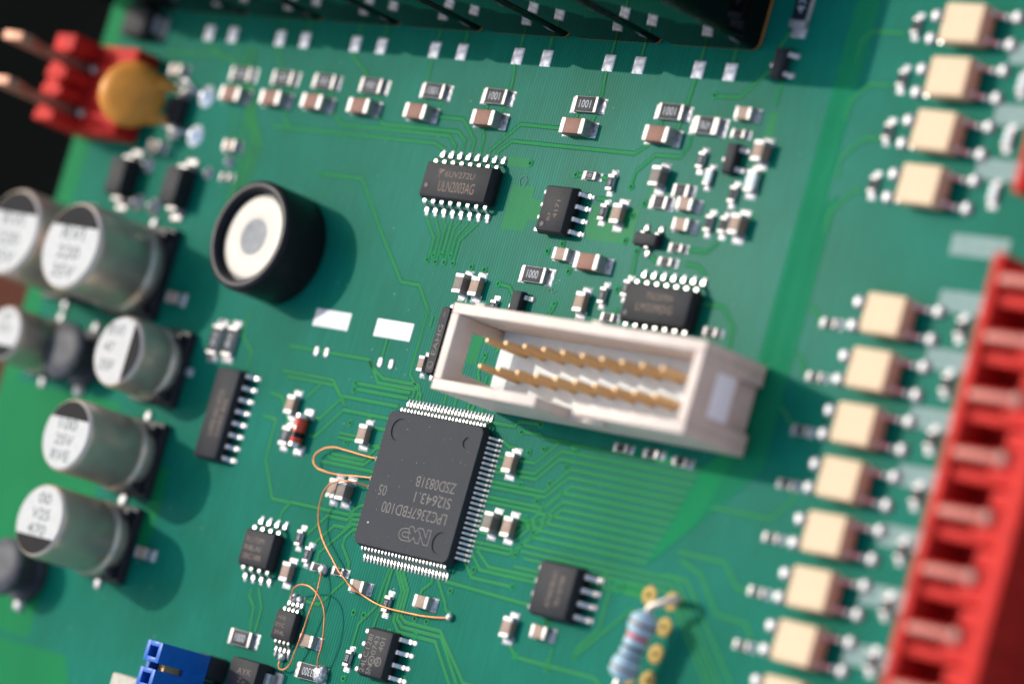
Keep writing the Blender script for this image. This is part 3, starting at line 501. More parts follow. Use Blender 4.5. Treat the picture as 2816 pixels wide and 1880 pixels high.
def soic(n, x, y, rz, lx, ly, h, span, pitch, label, hw=0.2, name='integrated_circuit', t=0.2, pad=0.45, zc=None, dimple=None, m_=None, ins=0.22):
    """rows of leads along local y sides; body long side lx along local x"""
    tg = thing(name, label, 'chip', (x, y, 0), R(rz), G_I); zc = zc or h * 0.5
    obj('body', body_mesh(lx, ly, h, zm=zc, m_=m_, ins=ins), tg)
    lm = lead_mesh(ly / 2, span / 2, zc, hw, t, pad)
    for s in (-1, 1):
        for i in range(n // 2):
            o = obj('lead', lm, tg, ((i - (n // 2 - 1) / 2) * pitch, 0, 0), R(90 * s))
    if dimple:
        bm = bmesh.new(); lathe(bm, [(0.0, 0.012), (0.25, 0.012), (0.33, 0.03), (0.38, 0.004)], 20); obj('pin_one_mark', fin(bm, 'pin_one_mark', M_CBASE), tg, (dimple[0], dimple[1], h))
    return tg
u = soic(16, -6.75, 30.58, 0, 9.9, 3.95, 1.6, 6.2, 1.27, 'black sixteen legged driver chip printed 6UV272U ULN2003AG', dimple=(-4.05, -0.65))
text(u, '6UV272U', -1.75, 0.38, 1.608, 4.3, 0.62, 0, M_MARK2); text(u, 'ULN2003AG', -2.25, -1.15, 1.608, 5.2, 1.1, 0, M_MARK2)
obj('marking', outline_mesh([(0, [(-2.75, 1.05), (-1.95, 1.05)]), (0, [(-2.7, 0.8), (-2.3, 0.8), (-2.2, 0.95)]), (0, [(-2.6, 0.55), (-2.35, 0.55)]), (0, [(-2.55, 0.3), (-2.4, 0.75)])], 0.07, M_MARK2), u, (0, 0, 1.608))
u = soic(14, 24.45, 21.1, 0, 8.7, 3.95, 1.6, 6.2, 1.27, 'black fourteen legged chip behind the box header\'s right half', dimple=(-3.6, -1.1))
text(u, 'TSC0704', -1.5, 0.45, 1.608, 3.4, 0.6, 0, M_MARK2); text(u, 'LM339DG', -2.4, -0.75, 1.608, 4.6, 0.75, 0, M_MARK2)
u = soic(16, -32.4, 3.07, 90, 9.9, 3.95, 1.6, 6.2, 1.27, 'black upright sixteen legged chip left of the red glass diode')
text(u, 'L4981AD 0722', -2.4, -0.2, 1.608, 4.9, 0.7, 0, M_MARK2); text(u, 'CHN 402', -2.4, -1.2, 1.608, 4.0, 0.6, 0, M_MARK2)
u = soic(8, 7.9, 29.03, 90, 4.9, 3.95, 1.6, 6.2, 1.27, 'black eight legged chip on the bright green square', dimple=(-1.6, 1.1))
text(u, '4171', -0.9, -0.6, 1.608, 1.8, 0.5, 0, M_MARK2); text(u, 'B7', -1.2, 0.2, 1.608, 0.8, 0.4, 0, M_MARK2)
u = soic(8, 0.75, -16.82, 90, 4.9, 3.95, 1.6, 6.2, 1.27, 'black memory chip printed 24LC128I SN 0743 401', pad=0.7)
text(u, '24LC128I', -2.1, 0.85, 1.608, 3.75, 0.68, 0, M_MARK); text(u, 'SN', -2.15, -0.1, 1.608, 0.95, 0.66, 0, M_MARK); text(u, '0743', -0.2, -0.1, 1.608, 1.85, 0.66, 0, M_MARK); text(u, '401', 0.25, -0.98, 1.608, 1.35, 0.66, 0, M_MARK)
def circ(cx, cy, r, a0=0, a1=360, n=20): return [(cx + r * math.cos(R(a0 + (a1 - a0) * i / n)), cy + r * math.sin(R(a0 + (a1 - a0) * i / n))) for i in range(n if a1 - a0 == 360 else n + 1)]
obj('marking', outline_mesh([(1, circ(-0.75, 0.22, 0.4)), (0, [(-0.95, 0.1), (-0.6, 0.1)]), (0, [(-0.95, 0.3), (-0.6, 0.3)]), (1, circ(-0.75, -0.72, 0.42)), (0, [(-1.15, -0.75), (-0.9, -0.5), (-0.8, -0.85), (-0.6, -0.55), (-0.4, -0.8)])], 0.05, M_MARK), u, (0, 0, 1.608))
u = soic(8, 21.85, -6.95, 90, 5.25, 5.25, 1.95, 7.9, 1.27, 'wide black eight legged chip left of the gold ringed holes', hw=0.22, m_=M_BLK)
text(u, 'AT45DB161', -1.7, -0.1, 1.957, 3.4, 0.6, 0, M_MARK2); text(u, 'SU 0738', -1.4, -1.2, 1.957, 2.8, 0.6, 0, M_MARK2)
u = soic(8, -20.5, -9.72, 0, 4.9, 3.95, 1.5, 6.1, 1.27, 'black eight legged chip at the lower left with three lines of print')
text(u, 'RL172M', -1.8, 0.55, 1.508, 2.7, 0.55, 0, M_MARK2); text(u, 'R8LAI', -1.8, -0.3, 1.508, 2.5, 0.55, 0, M_MARK2); text(u, '3BC18B', -1.8, -1.2, 1.508, 2.9, 0.55, 0, M_MARK2)
u = soic(8, -13.85, -16.5, 0, 3.1, 3.1, 1.0, 5.1, 0.65, 'smallest eight legged chip with a copper wire soldered to its legs', hw=0.13, t=0.15, pad=0.75, ins=0.1)
text(u, 'ADJ', -1.1, 0.5, 1.008, 1.1, 0.42, 0, M_MARK2); text(u, 'EYC', -1.1, -0.25, 1.008, 1.3, 0.42, 0, M_MARK2); text(u, '3R4L', -1.1, -1.0, 1.008, 1.6, 0.42, 0, M_MARK2)
# ---- processor
q = thing('processor_chip', 'large square black processor chip printed NXP LPC2367FBD100', 'chip', (0, 0, 0), 0, G_I)
def qo(s, r): return rr(s, s, r, 5)
bm = bmesh.new(); loft(bm, [(0.12, qo(13.5, 0.75)), (0.72, qo(14.0, 0.8)), (0.8, qo(14.0, 0.8)), (1.44, qo(13.66, 0.75))], cap1=False)
cu = bpy.data.curves.new('c', 'CURVE'); cu.dimensions = '2D'; cu.fill_mode = 'BOTH'
def spl(pts):
    sp = cu.splines.new('POLY'); sp.points.add(len(pts) - 1); sp.use_cyclic_u = True
    for p, c in zip(sp.points, pts): p.co = (*c, 0, 1)
DENTS = ((-4.75, 5.0, 1.15), (5.0, 5.0, 0.55), (5.2, -5.05, 1.1))
spl(qo(13.6, 0.75)); [spl(circ(a, b, r, n=36)) for a, b, r in DENTS]
oc = bpy.data.objects.new('tmp', cu); COL.objects.link(oc); tm = bpy.data.meshes.new_from_object(oc.evaluated_get(bpy.context.evaluated_depsgraph_get())); bpy.data.objects.remove(oc)
n0 = len(bm.verts); bm.from_mesh(tm); bm.verts.ensure_lookup_table()
for v in bm.verts[n0:]: v.co.z = 1.5
va = [bm.verts.new((*p, 1.44)) for p in qo(13.66, 0.75)]; vb = [bm.verts.new((*p, 1.5)) for p in qo(13.6, 0.75)]
for i in range(len(va)): j = (i + 1) % len(va); bm.faces.new((va[i], va[j], vb[j], vb[i]))
for a, b, r in DENTS: lathe(bm, [(r, 1.5), (r - 0.04, 1.40), (0, 1.40)], 36, None, Matrix.Translation((a, b, 0)))
bmesh.ops.remove_doubles(bm, verts=bm.verts, dist=0.002)
obj('body', fin(bm, 'body', M_QFP, True, 30), q)
lm = lead_mesh(7.0, 8.0, 0.76, 0.11, 0.13, 0.42, 0.13, foot=0.42, solder_h=0.12)
for s in range(4):
    for i in range(25):
        p = (i - 12) * 0.5; a = R(90 * s); obj('lead', lm, q, (-p * math.sin(a), p * math.cos(a), 0), a)
zt = 1.508
text(q, 'LPC2367FBD100', 5.18, -2.2, zt, 9.3, 1.1, 180); text(q, 'SI2643.1', 5.2, -0.62, zt, 5.2, 1.08, 180); text(q, 'ZSD0831B', 5.25, 0.92, zt, 5.65, 1.06, 180); text(q, '05', -4.1, -0.65, zt, 1.15, 1.05, 180)
# outlined wordmark, drawn upright in a 4.5 x 1.55 box and turned with the text
N_ = [(0, 0), (0, 1.5), (0.62, 1.5), (1.3, 0.72), (1.3, 1.5), (1.75, 1.5), (2.15, 1.02), (2.55, 1.5), (3.75, 1.5), (4.2, 1.28), (4.35, 0.8), (4.1, 0.42), (3.6, 0.3), (3.15, 0.3), (2.9, 0.0), (2.55, 0), (2.15, 0.48), (1.75, 0), (1.15, 0), (0.5, 0.78), (0.5, 0)]
P_ = [(2.95, 1.15), (3.6, 1.15), (3.82, 1.0), (3.82, 0.78), (3.6, 0.66), (2.95, 0.66)]
X_ = [(1.3, 0.72), (1.75, 0.1)]
obj('marking', outline_mesh([(1, N_), (1, P_), (0, [(1.3, 0.72), (1.75, 0.2)]), (0, [(2.55, 1.5), (2.95, 1.0)]), (0, [(3.15, 0.3), (2.75, 0.75)])], 0.045, M_MARK), q, (3.6, -4.05, zt), R(180))
bm = bmesh.new()
for _ in range(46):
    a, b = random.uniform(-6.4, 6.4), random.uniform(-6.4, 6.4); r = random.uniform(0.02, 0.045); bmesh.ops.create_icosphere(bm, subdivisions=1, radius=r, matrix=Matrix.Translation((a, b, 1.5)))
bmesh.ops.create_icosphere(bm, subdivisions=1, radius=0.12, matrix=Matrix.Translation((-5.4, -4.6, 1.52)) @ Matrix.Diagonal((1.6, 1, .6, 1)))
dust = obj('dust_specks', fin(bm, 'dust_specks', M_ALU), None, kind='stuff'); tag(dust, 'pale dust specks on the processor\'s top face', 'dust')

# ---- three legged packages
def sot(x, y, rz, label, name='transistor'):
    t = thing(name, label, 'transistor', (x, y, 0), R(rz), 'three legged packages')
    obj('body', body_mesh(1.35, 3.0, 1.0, 0.08, 0.5, 0.09, 0.06), t); lm = lead_mesh(0.65, 1.25, 0.5, 0.22, 0.13, 0.42, foot=0.28, solder_h=0.2)
    for a, b in ((0, 0.95), (0, -0.95)): obj('lead', lm, t, (0, b, 0))
    obj('lead', lm, t, (0, 0, 0), math.pi); return t
sot(27.9, 36.0, 0, 'black upright three legged transistor in the small parts cluster'); sot(20.2, 27.35, 90, 'black level three legged transistor above the fourteen legged chip')
sot(30.6, 45.5, 0, 'black three legged transistor in the relay\'s shadow by the bus'); sot(5.55, 19.2, 0, 'black three legged transistor half hidden behind the box header rim')
# ---- crystal
c = thing('crystal', 'narrow black crystal printed EAHG at the header\'s left end', 'crystal', (-3.15, 14.5, 0), R(90))
bm = bmesh.new(); loft(bm, [(0.1, rr(6.9, 1.3, 0.35, 4)), (0.7, rr(7.0, 1.5, 0.4, 4)), (1.3, rr(6.85, 1.3, 0.35, 4)), (1.4, rr(6.7, 1.15, 0.3, 4))]); obj('body', fin(bm, 'body', M_BLK), c)
text(c, 'EAHG', -1.55, -0.1 - 0.2, 1.408, 3.1, 0.62, 0, M_MARK); obj('marking', outline_mesh([(1, circ(-2.6, 0, 0.36)), (0, [(-2.75, 0.15), (-2.75, -0.15), (-2.5, -0.15)]), (0, [(2.35, 0), (2.9, 0)])], 0.035, M_MARK), c, (0, 0, 1.408))
bm = bmesh.new(); blob(bm, 0, 0, 1.0, 0.7, 0.3, sq=0.4); PB = fin(bm, 'terminal', M_SOLD)
for a, b in ((-3.6, 0.6), (-3.6, -0.6), (3.6, 0.5), (3.6, -0.5)): obj('terminal', PB, c, (a, b, 0))
# ---- glass diode
d = thing('glass_diode', 'red glass diode with a black band left of the copper loop', 'diode', (-20.05, 3.0, 0.75), R(90))
bm = bmesh.new(); MX = Matrix.Rotation(R(90), 4, 'Y')
lathe(bm, [(0, -1.75), (0.68, -1.75), (0.72, -1.7), (0.72, -1.3), (0.6, -1.22)], 28, [0] * 4, MX); lathe(bm, [(0.6, 1.22), (0.72, 1.3), (0.72, 1.7), (0.68, 1.75), (0, 1.75)], 28, [0] * 4, MX); obj('end_cap', fin(bm, 'end_cap', M_TIN), d)
bm = bmesh.new(); lathe(bm, [(0.6, -1.25), (0.66, -1.1), (0.67, 1.1), (0.6, 1.25)], 28, None, MX); obj('body', fin(bm, 'body', M_MELF), d)
bm = bmesh.new(); lathe(bm, [(0.66, -0.75), (0.69, -0.74), (0.69, -0.2), (0.66, -0.19)], 28, None, MX); obj('band', fin(bm, 'band', M_MBLK), d)
PB2 = pad_mesh(1.2, 1.6, 0.25, 0.75)
for s in (-1, 1): obj('solder_joint', PB2, d, (s * 1.95, -0.1, -0.75))

# ---------------------------------------------------------------- box header
HX0, HX1, HY0, HY1, HT = 5.9, 38.8, 8.6, 17.2, 9.0
h = thing('box_header', 'beige box header with two rows of gold pins', 'connector')
wt = 1.05; bv = 0.14
def wall(name, pts, ax, a, b):
    bm = bmesh.new(); prism(bm, pts, ax, a, b, 0, bv); return obj(name, fin(bm, name, M_HDR, True, 40), h)
xm = (HX0 + HX1) / 2
wall('side_wall', [(HX0, 0.35), (HX1, 0.35), (HX1, HT), (25.0, HT), (25.0, 4.4), (20.0, 4.4), (20.0, HT), (HX0, HT)], 'y', HY0, HY0 + wt)
wall('side_wall', [(HX0, 0.35), (HX1, 0.35), (HX1, HT), (HX0, HT)], 'y', HY1 - wt, HY1)
ya, yb = HY0 + wt + 0.004, HY1 - wt - 0.004
for x0, x1 in ((HX0 + 0.003, HX0 + wt), (HX1 - wt, HX1 - 0.003)):
    wall('end_wall', [(ya, 0.35), (10.7, 0.35), (10.7, 6.7), (15.1, 6.7), (15.1, 0.35), (yb, 0.35), (yb, HT - 0.003), (ya, HT - 0.003)], 'x', x0, x1)
bm = bmesh.new(); abox(bm, 7.4, HX1 - wt - 0.02, ya, yb, 0.0, 2.9, 0.05); obj('insert', fin(bm, 'insert', M_INS), h); obj('latch_window', box(38.1, 38.72, 10.72, 15.08, 3.7, 6.68, mat('latch_painted_lit', (0.92, 0.93, 0.95), 0.5, var=0.02), 0.05, 'latch_window'), h); obj('end_web', box(HX1 - wt - 0.03, 38.2, 10.72, 15.08, 0.3, 3.7, M_HDR, 0.05, 'end_web'), h)  # latch plate lightened in colour to make up for weak fill light
for bb in ((8.6, 9.9, HY1 - 0.02, HY1 + 0.3, 6.5, HT - 0.1), (24.2, 25.5, HY1 - 0.02, HY1 + 0.3, 6.5, HT - 0.1), (24.9, 27.4, HY0 - 0.3, HY0 + 0.02, 6.3, 7.3)):
    obj('moulded_lug', box(*bb, M_HDR, 0.1, 'moulded_lug'), h)
bm = bmesh.new(); hp = 0.29
loft(bm, [(0.0, rr(2 * hp, 2 * hp, 0.06, 2)), (7.7, rr(2 * hp, 2 * hp, 0.06, 2)), (8.1, rr(1.5 * hp, 1.5 * hp, 0.06, 2)), (8.25, rr(0.9 * hp, 0.9 * hp, 0.05, 2))]); PIN = fin(bm, 'pin', M_GOLD)
bm = bmesh.new(); abox(bm, -0.52, 0.52, -0.52, 0.52, 2.9, 2.93, 0); lathe(bm, [(0.5, 2.9), (0.62, 2.94), (0.7, 2.905)], 16); PCOL = fin(bm, 'pin_seat', M_CGRY)
for i in range(10):
    for j in range(2):
        o = obj('pin', PIN, h, (xm - 11.43 + 2.54 * i, 11.63 + 2.54 * j, 0.1))

# ---------------------------------------------------------------- electrolytic capacitors
def can(x, y, D, Hh, seg, label, lines, rt=0):
    t = thing('electrolytic_capacitor', label, 'capacitor', (x, y, 0), 0, 'aluminium can capacitors'); r = D / 2; zb = 0.5
    s = D / 2 + 0.15; ch = D * 0.16; bm = bmesh.new()
    out = [(s, s - ch * .1), (s - ch * .1, s), (-s + ch, s), (-s, s - ch), (-s, -s + ch), (-s + ch, -s), (s - ch * .1, -s), (s, -s + ch * .1)]
    loft(bm, [(0.1, out), (0.9, out), (1.0, [(a * .985, b * .985) for a, b in out])]); 
    for a, b in ((s - .9, s - .9), (-s + 1.5, s - 1.5), (s - .9, -s + .9), (-s + 1.5, -s + 1.5)): abox(bm, a - .5, a + .5, b - .5, b + .5, 0.9, 1.9, 0.2)
    obj('base', fin(bm, 'base', M_CBASE), t)
    bm = bmesh.new(); b0 = Hh * 0.13 + 0.9
    lathe(bm, [(r * .97, 0.95), (r, 1.1), (r, b0), (r * .985, b0 + .12), (r * .93, b0 + .4), (r * .93, b0 + .6), (r * .985, b0 + .88), (r, b0 + 1.0), (r, Hh - 0.8), (r * .985, Hh - 0.35), (r * .95, Hh - 0.1), (r * .91, Hh)], 64)
    obj('can', fin(bm, 'can', M_CAN, True, 80), t)
    bm = bmesh.new(); a0 = {'+y': 90, '-y': 270, '+x': 0}[seg]; half = 62; rr_ = r * .912
    arc1 = [(rr_ * math.cos(R(a0 - half + 2 * half * i / 30)), rr_ * math.sin(R(a0 - half + 2 * half * i / 30))) for i in range(31)]
    arc2 = [(rr_ * math.cos(R(a0 + half + (360 - 2 * half) * i / 50)), rr_ * math.sin(R(a0 + half + (360 - 2 * half) * i / 50))) for i in range(51)]
    f = bm.faces.new([bm.verts.new((*p, Hh + 0.001)) for p in arc1]); f2 = bm.faces.new([bm.verts.new((*p, Hh)) for p in arc2]); f.material_index = 1
    obj('printed_top', fin(bm, 'printed_top', [M_CTOP, M_CSEG], False), t)
    for i, s_ in enumerate(lines):
        hh = D * 0.15; ww = D * 0.13 * len(s_)
        if seg == '+x': text(t, s_, -D * .30 + i * 0, D * (.2 - .24 * i), Hh + 0.006, ww * .8, hh, 0, M_CINK, 0.01)
        else: text(t, s_, -ww / 2, D * ((.06 if seg == '+y' else .22) - .21 * i), Hh + 0.006, ww, hh, 0, M_CINK, 0.01)
    bm = bmesh.new(); blob(bm, 0, 0, 1.5, 1.0, 0.35, sq=0.5); tb = fin(bm, 'terminal', M_SOLD)
    for sg in (-1, 1):
        if seg == '+x': obj('terminal', tb, t, (sg * (s + .35), 0, 0))
        else: obj('terminal', tb, t, (0, sg * (s + .35), 0), R(90))
can(-53.6, 16.75, 10, 10.2, '+y', 'largest aluminium can capacitor in full view, left of the buzzer', ['RVI', '220', '35V'])
can(-64.9, 17.3, 10, 10.2, '+y', 'large aluminium can capacitor cut by the left frame edge', ['RVI', '220', '35V'])
can(-45.1, 6.9, 8, 6.6, '+x', 'short aluminium can capacitor with its black segment toward the sixteen legged chip', ['RVI', '47', '35F'])
can(-45.0, -3.25, 8, 10.1, '+y', 'tall aluminium can capacitor below the short one', ['100', '25V', 'RVE'])
can(-45.2, -12.65, 8, 10.1, '-y', 'lowest aluminium can capacitor, black segment at its bottom edge', ['00', 'V25', '470'])
can(-64.9, 6.5, 6.3, 7.2, '-y', 'smaller white topped can capacitor at the left edge beside the round inductor', ['47', '25V'])
# ---- inductors
def inductor(x, y, D, label):
    t = thing('inductor', label, 'inductor', (x, y, 0), 0, 'round ferrite inductors'); r = D / 2
    bm = bmesh.new(); lathe(bm, [(0, 0.2), (r, 0.2), (r, 0.9), (r * .7, 1.1), (r * .7, 2.9), (r * .96, 3.1), (r, 3.4), (r, 3.8), (r * .9, 4.05), (r * .4, 4.12), (0, 4.0)], 40, None, None); obj('core', fin(bm, 'core', M_IND, True, 50), t)
    bm = bmesh.new(); blob(bm, 0, 0, 1.4, 2.0, 0.6, sq=.5); tb = fin(bm, 'terminal', M_SOLD)
    for s in (-1, 1): obj('terminal', tb, t, (0, s * (r + .1), 0), 0)
inductor(-58.0, 6.2, 6.4, 'round dark grey inductor between two can capacitors'); inductor(-57.3, -18.2, 6.4, 'round dark grey inductor at the left edge below the cans')
# ---- buzzer
b = thing('buzzer', 'round black buzzer with a shiny pale disc', 'buzzer', (-30.7, 21.5, 0))
bm = bmesh.new(); lathe(bm, [(0, 0.1), (5.8, 0.1), (5.95, 0.3), (6.0, 5.2), (5.92, 5.55), (5.7, 5.75), (5.35, 5.8), (5.05, 5.7), (4.9, 5.5), (4.85, 4.7), (0, 4.7)], 72); obj('case', fin(bm, 'case', M_BUZ, True, 40), b)
bm = bmesh.new(); lathe(bm, [(4.65, 4.72), (4.5, 4.82), (4.2, 4.86), (2.1, 4.92), (1.92, 4.86)], 72); obj('disc', fin(bm, 'disc', M_BDISC, True, 60), b)
bm = bmesh.new(); lathe(bm, [(1.94, 4.86), (1.85, 4.84), (0, 4.84)], 48); obj('sound_port', fin(bm, 'sound_port', M_BHOLE), b)

# ---------------------------------------------------------------- relays
for i, (x0, x1) in enumerate(((-72.2, -60.3), (-59.7, -47.8), (-47.2, -35.3), (-34.7, -22.9), (-22.3, -10.5), (-9.8, 2.0), (2.75, 14.6), (15.35, 27.2))):
    lb = ['black relay', 'black relay'][0] + ['', ', second from the left edge of the board', ', third from the left edge of the board', ', fourth from the left edge of the board', ', fifth from the left, above the 1001 resistors', ', sixth from the left, above the driver chip', ', seventh, next to the last on the right', ' at the right end of the row, its side exposed'][i]
    if i < 1: lb = 'black relay nearest the board\'s left edge at the top'
    t = thing('relay', lb + ('' if i < 1 or i == 7 else ' in the row'), 'relay', ((x0 + x1) / 2, 0, 0), 0, 'glossy black relays along the top'); wx = x1 - x0
    bm = bmesh.new(); loft(bm, [(0.35, rr(wx, 26, 0.9, 6, 0, 59.7)), (14.9, rr(wx - .2, 25.8, 0.9, 6, 0, 59.7)), (15.3, rr(wx - 1.0, 25, 0.8, 6, 0, 59.7))]); obj('case', fin(bm, 'case', M_RELAY, True, 35), t)
    bm = bmesh.new(); loft(bm, [(0.0, rr(wx - .5, 25.5, 0.8, 6, 0, 59.7)), (0.2, rr(wx + .22, 25.96, 0.95, 6, 0, 59.7)), (0.35, rr(wx + .22, 25.96, 0.95, 6, 0, 59.7)), (0.42, rr(wx - .1, 25.9, 0.9, 6, 0, 59.7))]); obj('resin_seal', fin(bm, 'resin_seal', M_RSEAL), t)

# ---------------------------------------------------------------- optocouplers
opto_body = None
def opto(x, y, lb):
    t = thing('optocoupler', lb, 'optocoupler', (x, y, 0), 0, 'cream optocouplers along the right side')
    global opto_body
    if opto_body is None:
        bm = bmesh.new(); loft(bm, [(0.1, rr(4.1, 3.3, 0.15, 3)), (0.95, rr(4.5, 3.7, 0.2, 3)), (1.1, rr(4.5, 3.7, 0.2, 3)), (2.0, rr(4.35, 3.55, 0.2, 3)), (2.1, rr(4.15, 3.35, 0.15, 3))])
        bme = fin(bm, 'body', M_CREAM); lm = lead_mesh(2.25, 3.5, 1.05, 0.2, 0.15, 0.0, foot=0.5)
        bm = bmesh.new(); blob(bm, 4.5, 0, 1.25, 1.25, 0.5, sq=0.3); sj = fin(bm, 'solder_joint', M_SOLD); bm = bmesh.new(); lathe(bm, [(0, 0.004), (0.22, 0.004), (0.3, 0.02), (0.34, 0.001)], 20); opto_body = (bme, lm, sj, fin(bm, 'pin_one_dot', M_CREAM))
    t.rotation_euler.z = R(random.uniform(-1.2, 1.2)); obj('body', opto_body[0], t); obj('pin_one_dot', opto_body[3], t, (-1.55, 1.2, 2.1))
    for s in (0, math.pi):
        for dy in (-1.27, 1.27): obj('lead', opto_body[1], t, (0, dy, 0), s); obj('solder_joint', opto_body[2], t, (0, dy * (.85 if s else 1.0), 0), s)
oy1 = [50.05, 45.05, 40.05, 35.05]; oy2 = [23.1, 18.1, 13.1, 8.15, 3.2, -1.75, -6.65, -11.6, -16.6]
for i, y in enumerate(oy1):
    opto(51.6, y, f'cream optocoupler in the upper group of four, {["topmost", "second from the top", "third from the top", "lowest"][i]}')
    chip('R06', 45.15, y - 0.05, 'y', f'small upright resistor left of the {["topmost", "second", "third", "fourth"][i]} optocoupler of the upper group', 'resistor', G_R)
    if i: chip('W06', 58.6, y + 0.3, 'y', f'small silvery chip right of the {["topmost", "second", "third", "fourth"][i]} optocoupler of the upper group', 'fuse', 'pale chip fuses')
for i, y in enumerate(oy2):
    nm_ = ['topmost', 'second', 'third', 'fourth', 'fifth', 'sixth', 'seventh', 'eighth', 'ninth'][i]
    opto(51.55, y, f'cream optocoupler in the lower group beside the red block, {nm_} from the top' if i else 'cream optocoupler at the top of the lower group beside the red block')
    if i < 8: chip('R06', 44.5, y - 1.15, 'x', f'small level resistor left of the {nm_} optocoupler of the lower group', 'resistor', G_R); chip('R06', 58.9, y + 0.05, 'y', f'small silvery resistor between the {nm_} lower optocoupler and the red block', 'resistor', G_R)

# ---------------------------------------------------------------- red terminal blocks
M_TAB = mat('warm_tin_tab', (0.33, 0.16, 0.13), 0.55, 0.3, var=0.2)
def red_block(y0, y1, label, x0=66.9, x1=76.3, H_=8.5, first=2.9):
    t = thing('terminal_block', label, 'connector', (0, 0, 0), 0, 'red terminal blocks at the right edge'); 
    ys = []; y = y1 - first
    while y > y0 + 1: ys.append(y); y -= 4.97
    bm = bmesh.new(); abox(bm, x0, x0 + 1.0, y0, y1, 0.1, H_, 0.2); abox(bm, x1 - 1.6, x1, y0, y1, 0.1, H_ + 0.15, 0.25); abox(bm, x0 + .9, x1 - 1.5, y0 + .05, y1 - .05, 0.1, 4.2)
    obj('housing', fin(bm, 'housing', M_RED), t)
    bm = bmesh.new(); abox(bm, x0 + .95, x1 - 1.55, -1.5, -0.6, 1.3, H_ - .5, 0.18); abox(bm, x0 + .95, x1 - 1.55, 0.1, 1.3, 1.3, H_ - .3, 0.18); abox(bm, x0 + 4.5, x1 - 1.56, -0.7, 0.1, 1.3, H_ - .8); bar = fin(bm, 'crossbar', M_RED)
    bm = bmesh.new(); abox(bm, x0 + 5.2, x1 - 1.5, -0.8, 0.8, 1.3, H_ - 1.2, 0.1); fil = fin(bm, 'web', M_RED)
    bm = bmesh.new(); abox(bm, x0 + .5, x0 + 5.6, -0.32, 0.32, H_ - .32, H_ - .12, 0.08); tab = fin(bm, 'metal_tab', M_TAB)
    bm = bmesh.new(); lathe(bm, [(0.62, H_ - .35), (0.62, H_), (0.4, H_ + .12), (0, H_ + .14)], 20, None, Matrix.Translation((x0 + 6.0, 0, 0))); tip = fin(bm, 'pin_tip', M_TAB)
    for y in ys:
        obj('crossbar', bar, t, (0, y, 0)); obj('metal_tab', tab, t, (0, y + .7, 0)); obj('pin_tip', tip, t, (0, y + .7, 0)); obj('web', fil, t, (0, y - 2.48, 0))
red_block(-32, 28.4, 'long red terminal block along the lower right edge'); red_block(33.6, 60, 'red terminal block at the right frame edge above the long one', first=3.5)

# ---------------------------------------------------------------- upper left connector, disc capacitor, diodes
t = thing('pin_header_red', 'red two pin connector at the board\'s left edge', 'connector', (0, 0, 0)); t.name = 'red_pin_connector'
bm = bmesh.new(); abox(bm, -68.2, -61.2, 31.0, 41.2, 0.0, 3.2, 0.25)
for y0, y1 in ((31.0, 32.3), (34.0, 35.2), (36.0, 37.4), (39.2, 41.2)): abox(bm, -71.6, -68.0, y0, y1, 0.0, 7.0, 0.25)
abox(bm, -71.6, -69.4, 32.2, 39.3, 0.0, 6.6, 0.1); abox(bm, -69.6, -68.5, 35.1, 36.1, 0.0, 4.2, 0.1)
obj('housing', fin(bm, 'housing', M_RED), t)
M_PINR = mat('pin_tin_warm', (0.40, 0.21, 0.14), 0.5, 0.4, var=0.15)
for y in (38.3, 33.15):
    bm = bmesh.new(); prism(bm, [(-70.6, 3), (-69.2, 3), (-69.1, 10.0), (-66.8, 13.3), (-67.0, 14.7), (-69.9, 15.1), (-70.5, 14.6)], 'y', y - .5, y + .5, 0, 0.12); obj('pin', fin(bm, 'pin', M_PINR), t)
    bm = bmesh.new(); lathe(bm, [(0, 3.9), (0.35, 3.85), (0.55, 3.6), (0.6, 3.1)], 20, None, Matrix.Translation((-68.0, y, 0))); obj('pin_highlight_dome', fin(bm, 'pin_highlight_dome', M_TIN), t)  # tin dome added in place of the bent pin's highlight
M_SOLDB = mat('solder_painted_lit', (0.92, 0.94, 0.97), 0.35, 0.35, var=0.1)  # paler solder: sunlight lost under the disc is put into the colour
bm = bmesh.new(); lathe(bm, [(0.95, 0), (0.9, 0.12), (0.7, 0.3), (0.46, 0.52), (0.33, 0.8), (0.18, 0.92), (0, 0.95)], 24); DOMEB = fin(bm, 'solder_joint', M_SOLDB)
t = thing('disc_capacitor', 'orange brown disc leaning over the red connector', 'capacitor', (0, 0, 0))
ax = Vector((0.66, 0.0, 0.75)).normalized(); ctr = Vector((-58.1, 35.5, 4.7)); qq = ax.to_track_quat('Z', 'Y').to_matrix().to_4x4()
bm = bmesh.new(); r = 3.75; lathe(bm, [(0, -1.15), (r * .6, -1.1), (r * .88, -.75), (r, 0), (r * .9, .7), (r * .6, 1.02), (0, 1.1)], 56, None, Matrix.Translation(ctr) @ qq); obj('disc', fin(bm, 'disc', M_DISC, True, 80), t)
down = Vector((0.75, 0, -0.66)).normalized()
